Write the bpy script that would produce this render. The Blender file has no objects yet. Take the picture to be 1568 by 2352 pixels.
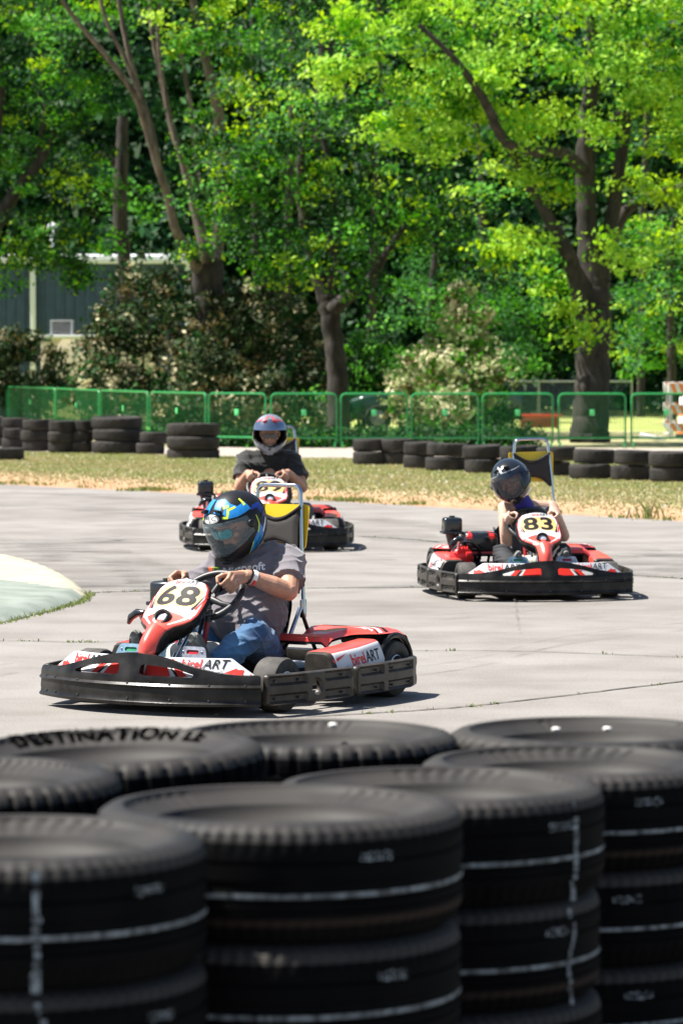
import bpy, bmesh, math, random
import numpy as np
from mathutils import Vector, Matrix, Euler
from mathutils.bvhtree import BVHTree
from mathutils.geometry import delaunay_2d_cdt
R = math.radians
scene = bpy.context.scene
COL = scene.collection

# ------------------------------------------------------------------ camera, light, exposure
CAM_H, FPX, HOR = 1.62, 8200.0, 840.0          # camera height; focal length and horizon row of the 1568 px wide layout
cam_d = bpy.data.cameras.new('camera'); cam = bpy.data.objects.new('camera', cam_d); COL.objects.link(cam)
cam_d.sensor_fit = 'HORIZONTAL'; cam_d.sensor_width = 24.0; cam_d.lens = FPX / 1568 * 24.0
cam.location = (0, 0, CAM_H); cam.rotation_euler = (R(90) - math.atan((1176 - HOR) / FPX), 0, 0)
cam_d.clip_start = 0.2; cam_d.clip_end = 3000
cam_d.dof.use_dof = True; cam_d.dof.focus_distance = 17.3; cam_d.dof.aperture_fstop = 6.6
scene.camera = cam
SUN_EL, SUN_AZ = 60.0, 272.0                   # azimuth clockwise from +Y: the sun stands to the left, a touch this side
world = bpy.data.worlds.new('World'); scene.world = world; world.use_nodes = True
wn = world.node_tree.nodes; wl = world.node_tree.links
sky = wn.new('ShaderNodeTexSky'); sky.sky_type = 'NISHITA'; sky.sun_disc = False
sky.sun_elevation = R(SUN_EL); sky.sun_rotation = R(SUN_AZ); sky.air_density = 1.0; sky.dust_density = 1.2
bg = wn['Background']; bg.inputs[1].default_value = 0.06
wl.new(sky.outputs[0], bg.inputs[0])
sd = bpy.data.lights.new('sun', 'SUN'); sun = bpy.data.objects.new('sun', sd); COL.objects.link(sun)
sd.energy = 5.0; sd.angle = R(0.5); sd.color = (1.0, 0.955, 0.88)
sv = Vector((math.sin(R(SUN_AZ)) * math.cos(R(SUN_EL)), math.cos(R(SUN_AZ)) * math.cos(R(SUN_EL)), math.sin(R(SUN_EL))))
sun.rotation_euler = sv.to_track_quat('Z', 'Y').to_euler()
vs = scene.view_settings; vs.view_transform = 'Standard'; vs.look = 'None'; vs.exposure = 1.25; vs.gamma = 1.0; vs.use_curve_mapping = False
cy = scene.cycles
cy.max_bounces = 7; cy.diffuse_bounces = 2; cy.glossy_bounces = 3; cy.transmission_bounces = 5; cy.transparent_max_bounces = 8
cy.caustics_reflective = False; cy.caustics_refractive = False; cy.sample_clamp_indirect = 6.0

def at(px, py, d):
    """world point seen at layout pixel (1568 x 2352) at distance d"""
    return Vector(((px - 784) / FPX * d, d, CAM_H - (py - HOR) / FPX * d))
def gd(py): return FPX * CAM_H / (py - HOR)    # distance of a ground row
def gp(px, py):
    d = gd(py); return Vector(((px - 784) / FPX * d, d, 0))

# ------------------------------------------------------------------ materials
MATS = {}
def mat(name, col, rough=0.5, metal=0.0, var=0.0, vscale=20.0, col2=None, bump=0.0, bscale=60.0, coat=0.0, sheen=0.0, spec=0.5, detail=6.0, stretch=None, trans=None):
    if name in MATS: return MATS[name]
    m = bpy.data.materials.new(name); m.use_nodes = True; MATS[name] = m
    nt = m.node_tree; N = nt.nodes; L = nt.links; b = N['Principled BSDF']
    b.inputs['Base Color'].default_value = (*col, 1); b.inputs['Roughness'].default_value = rough
    b.inputs['Metallic'].default_value = metal; b.inputs['Coat Weight'].default_value = coat
    b.inputs['Coat Roughness'].default_value = 0.08; b.inputs['Sheen Weight'].default_value = sheen
    b.inputs['Specular IOR Level'].default_value = spec
    tc = N.new('ShaderNodeTexCoord'); src = tc.outputs['Object']
    if stretch:
        mp = N.new('ShaderNodeMapping'); mp.inputs['Scale'].default_value = stretch; L.new(src, mp.inputs[0]); src = mp.outputs[0]
    if var > 0 or col2:
        n = N.new('ShaderNodeTexNoise'); n.inputs['Scale'].default_value = vscale; n.inputs['Detail'].default_value = detail
        L.new(src, n.inputs['Vector'])
        r = N.new('ShaderNodeValToRGB'); L.new(n.outputs[0], r.inputs[0])
        c2 = col2 or tuple(min(1, c * (1 + var)) for c in col); c1 = col if col2 else tuple(c * (1 - var) for c in col)
        r.color_ramp.elements[0].position = 0.35; r.color_ramp.elements[0].color = (*c1, 1)
        r.color_ramp.elements[1].position = 0.65; r.color_ramp.elements[1].color = (*c2, 1)
        L.new(r.outputs[0], b.inputs['Base Color'])
        mr = N.new('ShaderNodeMapRange'); mr.inputs[3].default_value = max(0.02, rough - 0.08); mr.inputs[4].default_value = min(1, rough + 0.12)
        L.new(n.outputs[0], mr.inputs[0]); L.new(mr.outputs[0], b.inputs['Roughness'])
    if bump > 0:
        n2 = N.new('ShaderNodeTexNoise'); n2.inputs['Scale'].default_value = bscale; n2.inputs['Detail'].default_value = 4
        L.new(src, n2.inputs['Vector'])
        bp = N.new('ShaderNodeBump'); bp.inputs['Strength'].default_value = bump; bp.inputs['Distance'].default_value = 0.01
        L.new(n2.outputs[0], bp.inputs['Height']); L.new(bp.outputs[0], b.inputs['Normal'])
    if trans: b.inputs['Transmission Weight'].default_value = trans
    return m

def leafmat(name, c1, c2, trans=0.45, rough=0.5):
    if name in MATS: return MATS[name]
    m = bpy.data.materials.new(name); m.use_nodes = True; MATS[name] = m
    nt = m.node_tree; N = nt.nodes; L = nt.links; b = N['Principled BSDF']; out = N['Material Output']
    g = N.new('ShaderNodeNewGeometry'); r = N.new('ShaderNodeValToRGB'); L.new(g.outputs['Random Per Island'], r.inputs[0])
    r.color_ramp.elements[0].color = (*c1, 1); r.color_ramp.elements[1].color = (*c2, 1)
    L.new(r.outputs[0], b.inputs['Base Color']); b.inputs['Roughness'].default_value = rough; b.inputs['Specular IOR Level'].default_value = 0.12
    t = N.new('ShaderNodeBsdfTranslucent'); mx = N.new('ShaderNodeMixShader'); mx.inputs[0].default_value = trans
    hs = N.new('ShaderNodeHueSaturation'); hs.inputs['Value'].default_value = 1.5; hs.inputs['Saturation'].default_value = 1.1; hs.inputs['Hue'].default_value = 0.49
    L.new(r.outputs[0], hs.inputs['Color']); L.new(hs.outputs[0], t.inputs[0])
    L.new(b.outputs[0], mx.inputs[1]); L.new(t.outputs[0], mx.inputs[2]); L.new(mx.outputs[0], out.inputs[0])
    return m

# ------------------------------------------------------------------ objects
def tag(o, label=None, cat=None, group=None, kind=None):
    if label: o['label'] = label
    if cat: o['category'] = cat
    if group: o['group'] = group
    if kind: o['kind'] = kind
    return o
def empty(name, loc=(0, 0, 0), rz=0.0, label=None, cat=None, group=None):
    o = bpy.data.objects.new(name, None); COL.objects.link(o); o.empty_display_size = 0.2
    o.location = loc; o.rotation_euler = (0, 0, rz)
    return tag(o, label, cat, group)
def copy_tree(o, parent=None):
    c = o.copy(); COL.objects.link(c); c.parent = parent
    for ch in [x for x in o.children]: copy_tree(ch, c)
    return c
def linkmesh(name, me, parent=None):
    o = bpy.data.objects.new(name, me); COL.objects.link(o)
    if parent: o.parent = parent
    return o
def fastmesh(name, V, F, mats, mi=None, parent=None, smooth=False):
    """V (n,3), F (m,k) all faces the same size"""
    V = np.asarray(V, np.float32); F = np.asarray(F, np.int32); k = F.shape[1]
    me = bpy.data.meshes.new(name)
    me.vertices.add(len(V)); me.vertices.foreach_set('co', V.ravel())
    me.loops.add(F.size); me.loops.foreach_set('vertex_index', F.ravel())
    me.polygons.add(len(F)); me.polygons.foreach_set('loop_start', np.arange(0, F.size, k, dtype=np.int32))
    me.update(calc_edges=True)
    if mi is not None: me.polygons.foreach_set('material_index', np.asarray(mi, np.int32))
    me.polygons.foreach_set('use_smooth', np.full(len(F), smooth))
    for m in (mats if isinstance(mats, (list, tuple)) else [mats]): me.materials.append(m)
    me.validate(); me.update()
    return linkmesh(name, me, parent)

class MB:
    """collects shapes; build() links them as ONE mesh object"""
    def __init__(s): s.V = []; s.F = []; s.M = []; s.mats = []; s.S = []
    def mi(s, m):
        if m not in s.mats: s.mats.append(m)
        return s.mats.index(m)
    def add(s, V, F, m, smooth=True, T=None):
        o = len(s.V)
        for v in V:
            v = Vector(v)
            if T is not None: v = T @ v
            s.V.append(tuple(v))
        i = s.mi(m) if not isinstance(m, list) else None
        for k, f in enumerate(F):
            s.F.append(tuple(a + o for a in f)); s.M.append(i if i is not None else s.mi(m[k])); s.S.append(smooth)
        return s
    def box(s, c, size, m, bev=0.0, rot=None, seg=2, T=None):
        bm = bmesh.new(); bmesh.ops.create_cube(bm, size=1)
        for v in bm.verts: v.co = Vector((v.co.x * size[0], v.co.y * size[1], v.co.z * size[2]))
        if bev > 0:
            bmesh.ops.bevel(bm, geom=list(bm.edges), offset=bev, segments=seg, profile=0.5, affect='EDGES')
        M4 = Matrix.Translation(Vector(c)) @ (Euler(rot).to_matrix().to_4x4() if rot else Matrix())
        if T is not None: M4 = T @ M4
        bm.verts.ensure_lookup_table()
        s.add([v.co[:] for v in bm.verts], [[v.index for v in f.verts] for f in bm.faces], m, bev > 0, M4)
        bm.free(); return s
    def tube(s, P, r, m, seg=10, caps=True, closed=False, smooth=True):
        P = [Vector(p) for p in P]; n = len(P)
        rr = r if isinstance(r, (list, tuple)) else [r] * n
        V = []; F = []
        up = None
        for i, p in enumerate(P):
            if closed: t = (P[(i + 1) % n] - P[i - 1])
            else: t = (P[min(i + 1, n - 1)] - P[max(i - 1, 0)])
            if t.length < 1e-9: t = Vector((0, 0, 1))
            t.normalize()
            if up is None:
                up = Vector((0, 0, 1)) if abs(t.z) < 0.9 else Vector((1, 0, 0))
            a = (up - t * up.dot(t)).normalized(); b = t.cross(a); up = a
            for k in range(seg):
                q = 2 * math.pi * k / seg
                V.append(p + (a * math.cos(q) + b * math.sin(q)) * rr[i])
        for i in range(n if closed else n - 1):
            for k in range(seg):
                j = (i + 1) % n; k2 = (k + 1) % seg
                F.append((i * seg + k, i * seg + k2, j * seg + k2, j * seg + k))
        if caps and not closed:
            F.append(tuple(reversed(range(seg)))); F.append(tuple((n - 1) * seg + k for k in range(seg)))
        return s.add(V, F, m, smooth)
    def lathe(s, prof, m, seg=32, T=None, closed=False, smooth=True):
        """prof [(r, z)] about z; m one material or a function of the profile segment"""
        V = []; F = []; mm = []
        n = len(prof)
        for r, z in prof:
            for k in range(seg):
                q = 2 * math.pi * k / seg; V.append((r * math.cos(q), r * math.sin(q), z))
        for i in range(n if closed else n - 1):
            j = (i + 1) % n
            for k in range(seg):
                k2 = (k + 1) % seg
                F.append((i * seg + k, i * seg + k2, j * seg + k2, j * seg + k)); mm.append(m(i) if callable(m) else m)
        return s.add(V, F, mm, smooth, T)
    def ball(s, c, r, m, seg=16, T=None):
        r = r if isinstance(r, (list, tuple)) else (r, r, r)
        V = []; F = []; h = seg // 2
        for i in range(h + 1):
            a = math.pi * i / h
            for k in range(seg):
                q = 2 * math.pi * k / seg
                V.append((c[0] + r[0] * math.sin(a) * math.cos(q), c[1] + r[1] * math.sin(a) * math.sin(q), c[2] + r[2] * math.cos(a)))
        for i in range(h):
            for k in range(seg):
                k2 = (k + 1) % seg; F.append((i * seg + k, (i + 1) * seg + k, (i + 1) * seg + k2, i * seg + k2))
        return s.add(V, F, m, True, T)
    def grid(s, fn, nu, nv, m, closeu=False, smooth=True):
        """fn(i/nu, j/nv) -> point; m material or function(u, v)"""
        V = []; F = []; mm = []
        cu = nu if closeu else nu + 1
        for j in range(nv + 1):
            for i in range(cu): V.append(fn(i / nu, j / nv))
        for j in range(nv):
            for i in range(nu):
                i2 = (i + 1) % cu
                F.append((j * cu + i, j * cu + i2, (j + 1) * cu + i2, (j + 1) * cu + i))
                mm.append(m((i + .5) / nu, (j + .5) / nv) if callable(m) else m)
        return s.add(V, F, mm, smooth)
    def sheet(s, outline, holes, fn, m, step=0.02, sides=True, back=True):
        """2-D outline with holes; fn(u, v, side, edge_dist) -> point, side 0 front / 1 back"""
        loops = [outline] + list(holes)
        loops = [densify(l, step) for l in loops]
        pts = []; edges = []
        for l in loops:
            o = len(pts); pts += l; edges += [(o + i, o + (i + 1) % len(l)) for i in range(len(l))]
        A = np.array(loops[0]); lo = A.min(0); hi = A.max(0)
        segs = [(np.array(l), np.roll(np.array(l), -1, axis=0)) for l in loops]
        S0 = np.concatenate([a for a, b in segs]); S1 = np.concatenate([b for a, b in segs])
        gx = np.arange(lo[0] + step / 2, hi[0], step); gy = np.arange(lo[1] + step / 2, hi[1], step)
        G = np.array([(x, y) for x in gx for y in gy]) if len(gx) and len(gy) else np.zeros((0, 2))
        if len(G):
            inside = inpoly(G, loops); dd = segdist(G, S0, S1)
            G = G[inside & (dd > step * 0.4)]
        allp = [Vector(p) for p in pts] + [Vector(p) for p in G.tolist()]
        res = delaunay_2d_cdt(allp, edges, [], 0, 1e-7)
        P2 = np.array([tuple(v) for v in res[0]]); T = [f for f in res[2]]
        cen = np.array([P2[list(f)].mean(0) for f in T]); ok = inpoly(cen, loops)
        T = [tuple(f) for f, k in zip(T, ok) if k]
        ED = segdist(P2, S0, S1)
        # faces oriented counter-clockwise
        T2 = []
        for f in T:
            a, b, c = P2[f[0]], P2[f[1]], P2[f[2]]
            T2.append(f if (b[0] - a[0]) * (c[1] - a[1]) - (b[1] - a[1]) * (c[0] - a[0]) > 0 else f[::-1])
        n = len(P2)
        V = [fn(P2[i][0], P2[i][1], 0, ED[i]) for i in range(n)]; F = list(T2)
        if back:
            V += [fn(P2[i][0], P2[i][1], 1, ED[i]) for i in range(n)]
            F += [tuple(x + n for x in f[::-1]) for f in T2]
            cnt = {}
            for f in T2:
                for a, b in ((f[0], f[1]), (f[1], f[2]), (f[2], f[0])): cnt[(a, b)] = 1
            for (a, b) in cnt:
                if (b, a) not in cnt: F.append((b, a, a + n, b + n))
        mm = [m(P2[list(f)].mean(0)) if callable(m) else m for f in T2]
        last = m if not callable(m) else m(None)
        mm += [last] * (len(F) - len(mm))
        return s.add(V, F, mm, True)
    def build(s, name, parent=None, T=None):
        me = bpy.data.meshes.new(name); me.from_pydata(s.V, [], s.F)
        for m in s.mats: me.materials.append(m)
        me.polygons.foreach_set('material_index', s.M); me.polygons.foreach_set('use_smooth', s.S)
        me.update()
        if any(s.S):
            try: me.set_sharp_from_angle(angle=R(38))
            except Exception: pass
        o = linkmesh(name, me, parent)
        if T is not None: o.matrix_local = T
        return o
    def bvh(s): return BVHTree.FromPolygons(s.V, s.F)

def densify(l, step):
    out = []
    for i in range(len(l)):
        a = l[i]; b = l[(i + 1) % len(l)]; d = math.dist(a, b); n = max(1, int(d / step + .5))
        for k in range(n): out.append((a[0] + (b[0] - a[0]) * k / n, a[1] + (b[1] - a[1]) * k / n))
    return out
def inpoly(P, loops):
    P = np.asarray(P); r = np.zeros(len(P), bool)
    for l in loops:
        A = np.array(l); B = np.roll(A, -1, axis=0)
        for a, b in zip(A, B):
            c = ((a[1] > P[:, 1]) != (b[1] > P[:, 1]))
            if b[1] == a[1]: continue
            x = (b[0] - a[0]) * (P[:, 1] - a[1]) / (b[1] - a[1]) + a[0]
            r ^= c & (P[:, 0] < x)
    return r
def segdist(P, A, B):
    P = np.asarray(P); best = np.full(len(P), 1e9)
    for a, b in zip(A, B):
        d = b - a; L2 = (d ** 2).sum() + 1e-12
        t = np.clip(((P - a) @ d) / L2, 0, 1); q = a + t[:, None] * d
        best = np.minimum(best, np.sqrt(((P - q) ** 2).sum(1)))
    return best
def rrect(x0, y0, x1, y1, r, n=4):
    o = []
    for cx, cy, a0 in ((x1 - r, y1 - r, 0), (x0 + r, y1 - r, 90), (x0 + r, y0 + r, 180), (x1 - r, y0 + r, 270)):
        for k in range(n + 1):
            a = R(a0 + 90 * k / n); o.append((cx + r * math.cos(a), cy + r * math.sin(a)))
    return o
def rpoly(P, r, n=3):
    """polygon with rounded corners"""
    o = []; m = len(P)
    for i in range(m):
        a, b, c = Vector(P[i - 1]), Vector(P[i]), Vector(P[(i + 1) % m])
        d1 = (a - b); d2 = (c - b); rr = min(r, d1.length * .45, d2.length * .45)
        p = b + d1.normalized() * rr; q = b + d2.normalized() * rr
        for k in range(n + 1):
            t = k / n; v = p * (1 - t) ** 2 + b * 2 * t * (1 - t) + q * t * t; o.append((v.x, v.y))
    return o
def spline(P, n):
    """Catmull-Rom through P -> n+1 points"""
    P = [Vector(p) for p in P]; m = len(P) - 1; out = []
    for k in range(n + 1):
        t = k / n * m; i = min(int(t), m - 1); f = t - i
        p0 = P[max(i - 1, 0)]; p1 = P[i]; p2 = P[i + 1]; p3 = P[min(i + 2, m)]
        out.append(0.5 * ((2 * p1) + (p2 - p0) * f + (2 * p0 - 5 * p1 + 4 * p2 - p3) * f * f + (3 * p1 - p0 - 3 * p2 + p3) * f ** 3))
    return out
def lerpt(T, x):
    for (a, va), (b, vb) in zip(T, T[1:]):
        if x <= b: 
            t = max(0, (x - a) / (b - a)); return va + (vb - va) * t if not isinstance(va, (tuple, Vector)) else tuple(p + (q - p) * t for p, q in zip(va, vb))
    return T[-1][1]
def smooth01(x): x = min(1, max(0, x)); return x * x * (3 - 2 * x)

def textmesh(s, size, shear=0.0, bold=0.0, align='CENTER', sx=1.0, spacing=1.0):
    cu = bpy.data.curves.new('t', 'FONT'); cu.body = s; cu.size = size; cu.shear = shear; cu.offset = bold
    cu.align_x = align; cu.align_y = 'CENTER'; cu.resolution_u = 4; cu.space_character = spacing
    o = bpy.data.objects.new('t', cu); COL.objects.link(o)
    dg = bpy.context.evaluated_depsgraph_get(); ev = o.evaluated_get(dg); me = ev.to_mesh()
    V = [(v.co.x * sx, v.co.y) for v in me.vertices]; F = [tuple(p.vertices) for p in me.polygons]
    ev.to_mesh_clear(); bpy.data.objects.remove(o); bpy.data.curves.remove(cu)
    return V, F
def polymesh(loops):
    V = []; F = []
    for l in loops:
        o = len(V); V += l; F.append(tuple(range(o, o + len(l))))
    return V, F
def decal(items, o, ux, uy, bvh, name, parent, off=0.0015, cut=0.02, maxd=0.25):
    """items [(V2, F, material)]: flat shapes laid on the surface bvh seen along -n"""
    o = Vector(o); ux = Vector(ux).normalized(); uy = Vector(uy); uy = (uy - ux * uy.dot(ux)).normalized(); n = ux.cross(uy)
    mb = MB(); layer = 0
    for V2, F, m in items:
        bm = bmesh.new(); vs = [bm.verts.new((v[0], v[1], 0)) for v in V2]
        for f in F:
            try: bm.faces.new([vs[i] for i in f])
            except ValueError: pass
        bmesh.ops.triangulate(bm, faces=list(bm.faces))
        xs = [v[0] for v in V2]; ys = [v[1] for v in V2]
        for ax, lo, hi in ((0, min(xs), max(xs)), (1, min(ys), max(ys))):
            t = lo + cut
            while t < hi - 1e-4:
                co = (t, 0, 0) if ax == 0 else (0, t, 0); no = (1, 0, 0) if ax == 0 else (0, 1, 0)
                bmesh.ops.bisect_plane(bm, geom=list(bm.verts) + list(bm.edges) + list(bm.faces), plane_co=co, plane_no=no); t += cut
        bad = []
        for v in bm.verts:
            p = o + ux * v.co.x + uy * v.co.y
            h = bvh.ray_cast(p + n * maxd, -n, maxd * 2)
            if h[0] is None: bad.append(v); continue
            nn = h[1] if h[1].dot(n) > 0 else -h[1]
            v.co = h[0] + (nn * .5 + n * .5) * (off + layer * 0.00025)
        bmesh.ops.delete(bm, geom=bad, context='VERTS')
        bm.verts.ensure_lookup_table(); bm.verts.index_update()
        mb.add([v.co[:] for v in bm.verts], [[v.index for v in f.verts] for f in bm.faces], m, False)
        bm.free(); layer += 1
    return mb.build(name, parent)

def remesh(mb, name, voxel, smooth, m, parent=None, disp=None, sf=0.5):
    """one continuous skin round the overlapping shapes in mb"""
    me = bpy.data.meshes.new(name); me.from_pydata(mb.V, [], mb.F); me.update()
    bm = bmesh.new(); bm.from_mesh(me); bmesh.ops.recalc_face_normals(bm, faces=bm.faces); bm.to_mesh(me); bm.free()
    o = bpy.data.objects.new(name, me); COL.objects.link(o)
    r = o.modifiers.new('r', 'REMESH'); r.mode = 'VOXEL'; r.voxel_size = voxel; r.adaptivity = 0
    if smooth:
        k = o.modifiers.new('s', 'SMOOTH'); k.factor = sf; k.iterations = smooth
    dg = bpy.context.evaluated_depsgraph_get(); ev = o.evaluated_get(dg); m2 = bpy.data.meshes.new_from_object(ev)
    bpy.data.objects.remove(o); bpy.data.meshes.remove(me)
    n = len(m2.vertices); co = np.zeros(n * 3); m2.vertices.foreach_get('co', co); co = co.reshape(-1, 3)
    if disp is not None:
        no = np.zeros(n * 3); m2.vertices.foreach_get('normal', no); no = no.reshape(-1, 3)
        co = co + no * disp(co, no)[:, None]
        m2.vertices.foreach_set('co', co.astype(np.float32).ravel())
    m2.materials.clear()
    for q in (m if isinstance(m, list) else [m]): m2.materials.append(q)
    m2.polygons.foreach_set('use_smooth', np.ones(len(m2.polygons), bool)); m2.update(); m2.name = name
    return linkmesh(name, m2, parent)
def obj_bvh(o):
    me = o.data; return BVHTree.FromPolygons([v.co[:] for v in me.vertices], [tuple(p.vertices) for p in me.polygons])
def cone(mb, a, b, ra, rb, m=None, seg=14, flat=None):
    """round-ended tapered limb"""
    a = Vector(a); b = Vector(b); m = m or DUM
    mb.tube([a, b], [ra, rb], m, seg=seg); mb.ball(a, ra, m, seg=12); mb.ball(b, rb, m, seg=12)
DUM = mat('skin', (0.47, 0.25, 0.165), 0.5, var=0.12, vscale=30, bump=0.15, bscale=120)
# ------------------------------------------------------------------ kart materials
K_BLK = mat('bumper_plastic', (0.007, 0.0065, 0.006), 0.25, var=0.35, vscale=9, col2=(0.028, 0.026, 0.024), bump=0.04, bscale=200, spec=.22, detail=12)
K_GRY = mat('scuffed_plastic', (0.022, 0.019, 0.016), 0.42, var=0.3, vscale=14, spec=.35, col2=(0.05, 0.043, 0.035), bump=0.08, bscale=180)
K_RED = mat('red_bodywork', (0.62, 0.055, 0.038), 0.34, vscale=6, col2=(.74, .10, .07), detail=10, coat=0.3)
K_WHT = mat('white_sticker', (0.66, 0.66, 0.68), 0.45, spec=.3)
K_SRED = mat('red_sticker', (0.70, 0.035, 0.025), 0.45, spec=.3)
K_SBLK = mat('black_sticker', (0.012, 0.012, 0.014), 0.45, spec=.2)
K_YEL = mat('number_yellow', (0.82, 0.53, 0.19), 0.5, spec=.25)
K_DIG = mat('number_black', (0.018, 0.018, 0.02), 0.55, spec=.15)
K_RUB = mat('kart_tyre_rubber', (0.03, 0.028, 0.026), 0.75, var=0.3, vscale=25, col2=(0.075, 0.068, 0.06))
K_RIM = mat('wheel_metal', (0.55, 0.55, 0.56), 0.3, metal=1.0)
K_CHR = mat('chrome', (0.48, 0.52, 0.58), 0.10, metal=1.0)
K_STL = mat('pedal_steel', (0.42, 0.42, 0.44), 0.33, metal=0.9, var=0.2, vscale=30)
K_BLU = mat('pedal_steel_blue', (0.20, 0.32, 0.40), 0.4, metal=0.5, var=0.15, vscale=30)
K_SEAT = mat('seat_black', (0.018, 0.018, 0.02), 0.35)
K_PAD = mat('headrest_pad', (0.03, 0.026, 0.023), 0.7, bump=0.5, bscale=300)
K_PADE = mat('headrest_edge', (0.012, 0.012, 0.013), 0.3)
K_PYEL = mat('headrest_yellow', (0.78, 0.53, 0.02), 0.35)
K_TANK = mat('tank_plastic', (0.72, 0.69, 0.58), 0.4, var=0.08, vscale=12)
K_DARK = mat('frame_black', (0.012, 0.012, 0.013), 0.45)
K_ENGM = mat('engine_metal', (0.35, 0.35, 0.36), 0.4, metal=0.8, var=0.25, vscale=40)
K_ERED = mat('starter_red', (0.70, 0.03, 0.03), 0.3)
K_EBLK = mat('engine_tank_black', (0.012, 0.014, 0.018), 0.2, coat=0.5)
K_LENS = mat('lamp_lens', (0.42, 0.47, 0.55), 0.15, coat=0.5)
K_GRN = mat('green_slot', (0.03, 0.30, 0.12), 0.4); K_RSL = mat('red_slot', (0.5, 0.02, 0.03), 0.4)
K_GRIP = mat('red_grip', (0.35, 0.02, 0.02), 0.4)
K_BOLT = mat('bolt_metal', (0.08, 0.08, 0.08), 0.35, metal=0.7)
K_WHEEL = mat('steering_rubber', (0.02, 0.02, 0.022), 0.45)

def bump_path(u, inset=0.0):
    a = min(1.0, abs(u) / 0.61); y = -0.765 + 0.175 * a ** 2.3
    dy = 0.175 * 2.3 * a ** 1.3 / 0.61 * (1 if u > 0 else -1)
    n = Vector((dy, -1, 0)).normalized()
    return Vector((u, y, 0)) - n * inset, n
def side_path(s, sx):
    """s 0..1 from the front seam to the rear corner; sx side"""
    P = [(0.618, -0.575), (0.66, -0.42), (0.695, -0.22), (0.715, 0.02), (0.720, 0.27), (0.715, 0.47), (0.700, 0.63), (0.655, 0.745), (0.575, 0.80)]
    t = s * (len(P) - 1); i = min(int(t), len(P) - 2); f = t - i
    a = Vector((*P[i], 0)); b = Vector((*P[i + 1], 0)); p = a.lerp(b, f)
    d0 = (Vector((*P[i + 1], 0)) - Vector((*P[max(i - (1 if f < .5 else 0), 0)], 0))); d = (b - a).normalized()
    if 0 < i and f < .5: d = (d * (0.5 + f) + (a - Vector((*P[i - 1], 0))).normalized() * (0.5 - f)).normalized()
    if i < len(P) - 2 and f >= .5: d = (d * (1.5 - f) + (Vector((*P[i + 2], 0)) - b).normalized() * (f - 0.5)).normalized()
    n = Vector((d.y, -d.x, 0))
    if sx < 0: p.x = -p.x; n.x = -n.x
    return p, n
SIDE_LEN = 1.53
def rounded_off(ed, r): 
    return -(r - math.sqrt(max(0, r * r - max(0, r - ed) ** 2))) if ed < r else 0.0
def slash(x0, y0, x1, y1, w0, w1=0.0):
    d = Vector((x1 - x0, y1 - y0)).normalized(); n = Vector((-d.y, d.x))
    return [(x0 + n.x * w0 / 2, y0 + n.y * w0 / 2), (x0 - n.x * w0 / 2, y0 - n.y * w0 / 2), (x1 - n.x * w1 / 2, y1 - n.y * w1 / 2), (x1 + n.x * w1 / 2 + 1e-4, y1 + n.y * w1 / 2)]
def brand_items(cx, cy, h, mirror=False, cred=None, cblk=None):
    """the two-part maker's lettering: heavy red lower case, thin black capitals"""
    V1, F1 = textmesh('birel', h, bold=0.02 * h, align='RIGHT', sx=0.92)
    V2, F2 = textmesh('ART', h * 0.98, shear=0.16, bold=0.008 * h, align='LEFT', sx=1.0)
    V1 = [(x + cx - 0.02 * h, y + cy) for x, y in V1]; V2 = [(x + cx + 0.04 * h, y + cy) for x, y in V2]
    return [(V1, F1, cred or K_SRED), (V2, F2, cblk or K_SBLK)]

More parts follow.
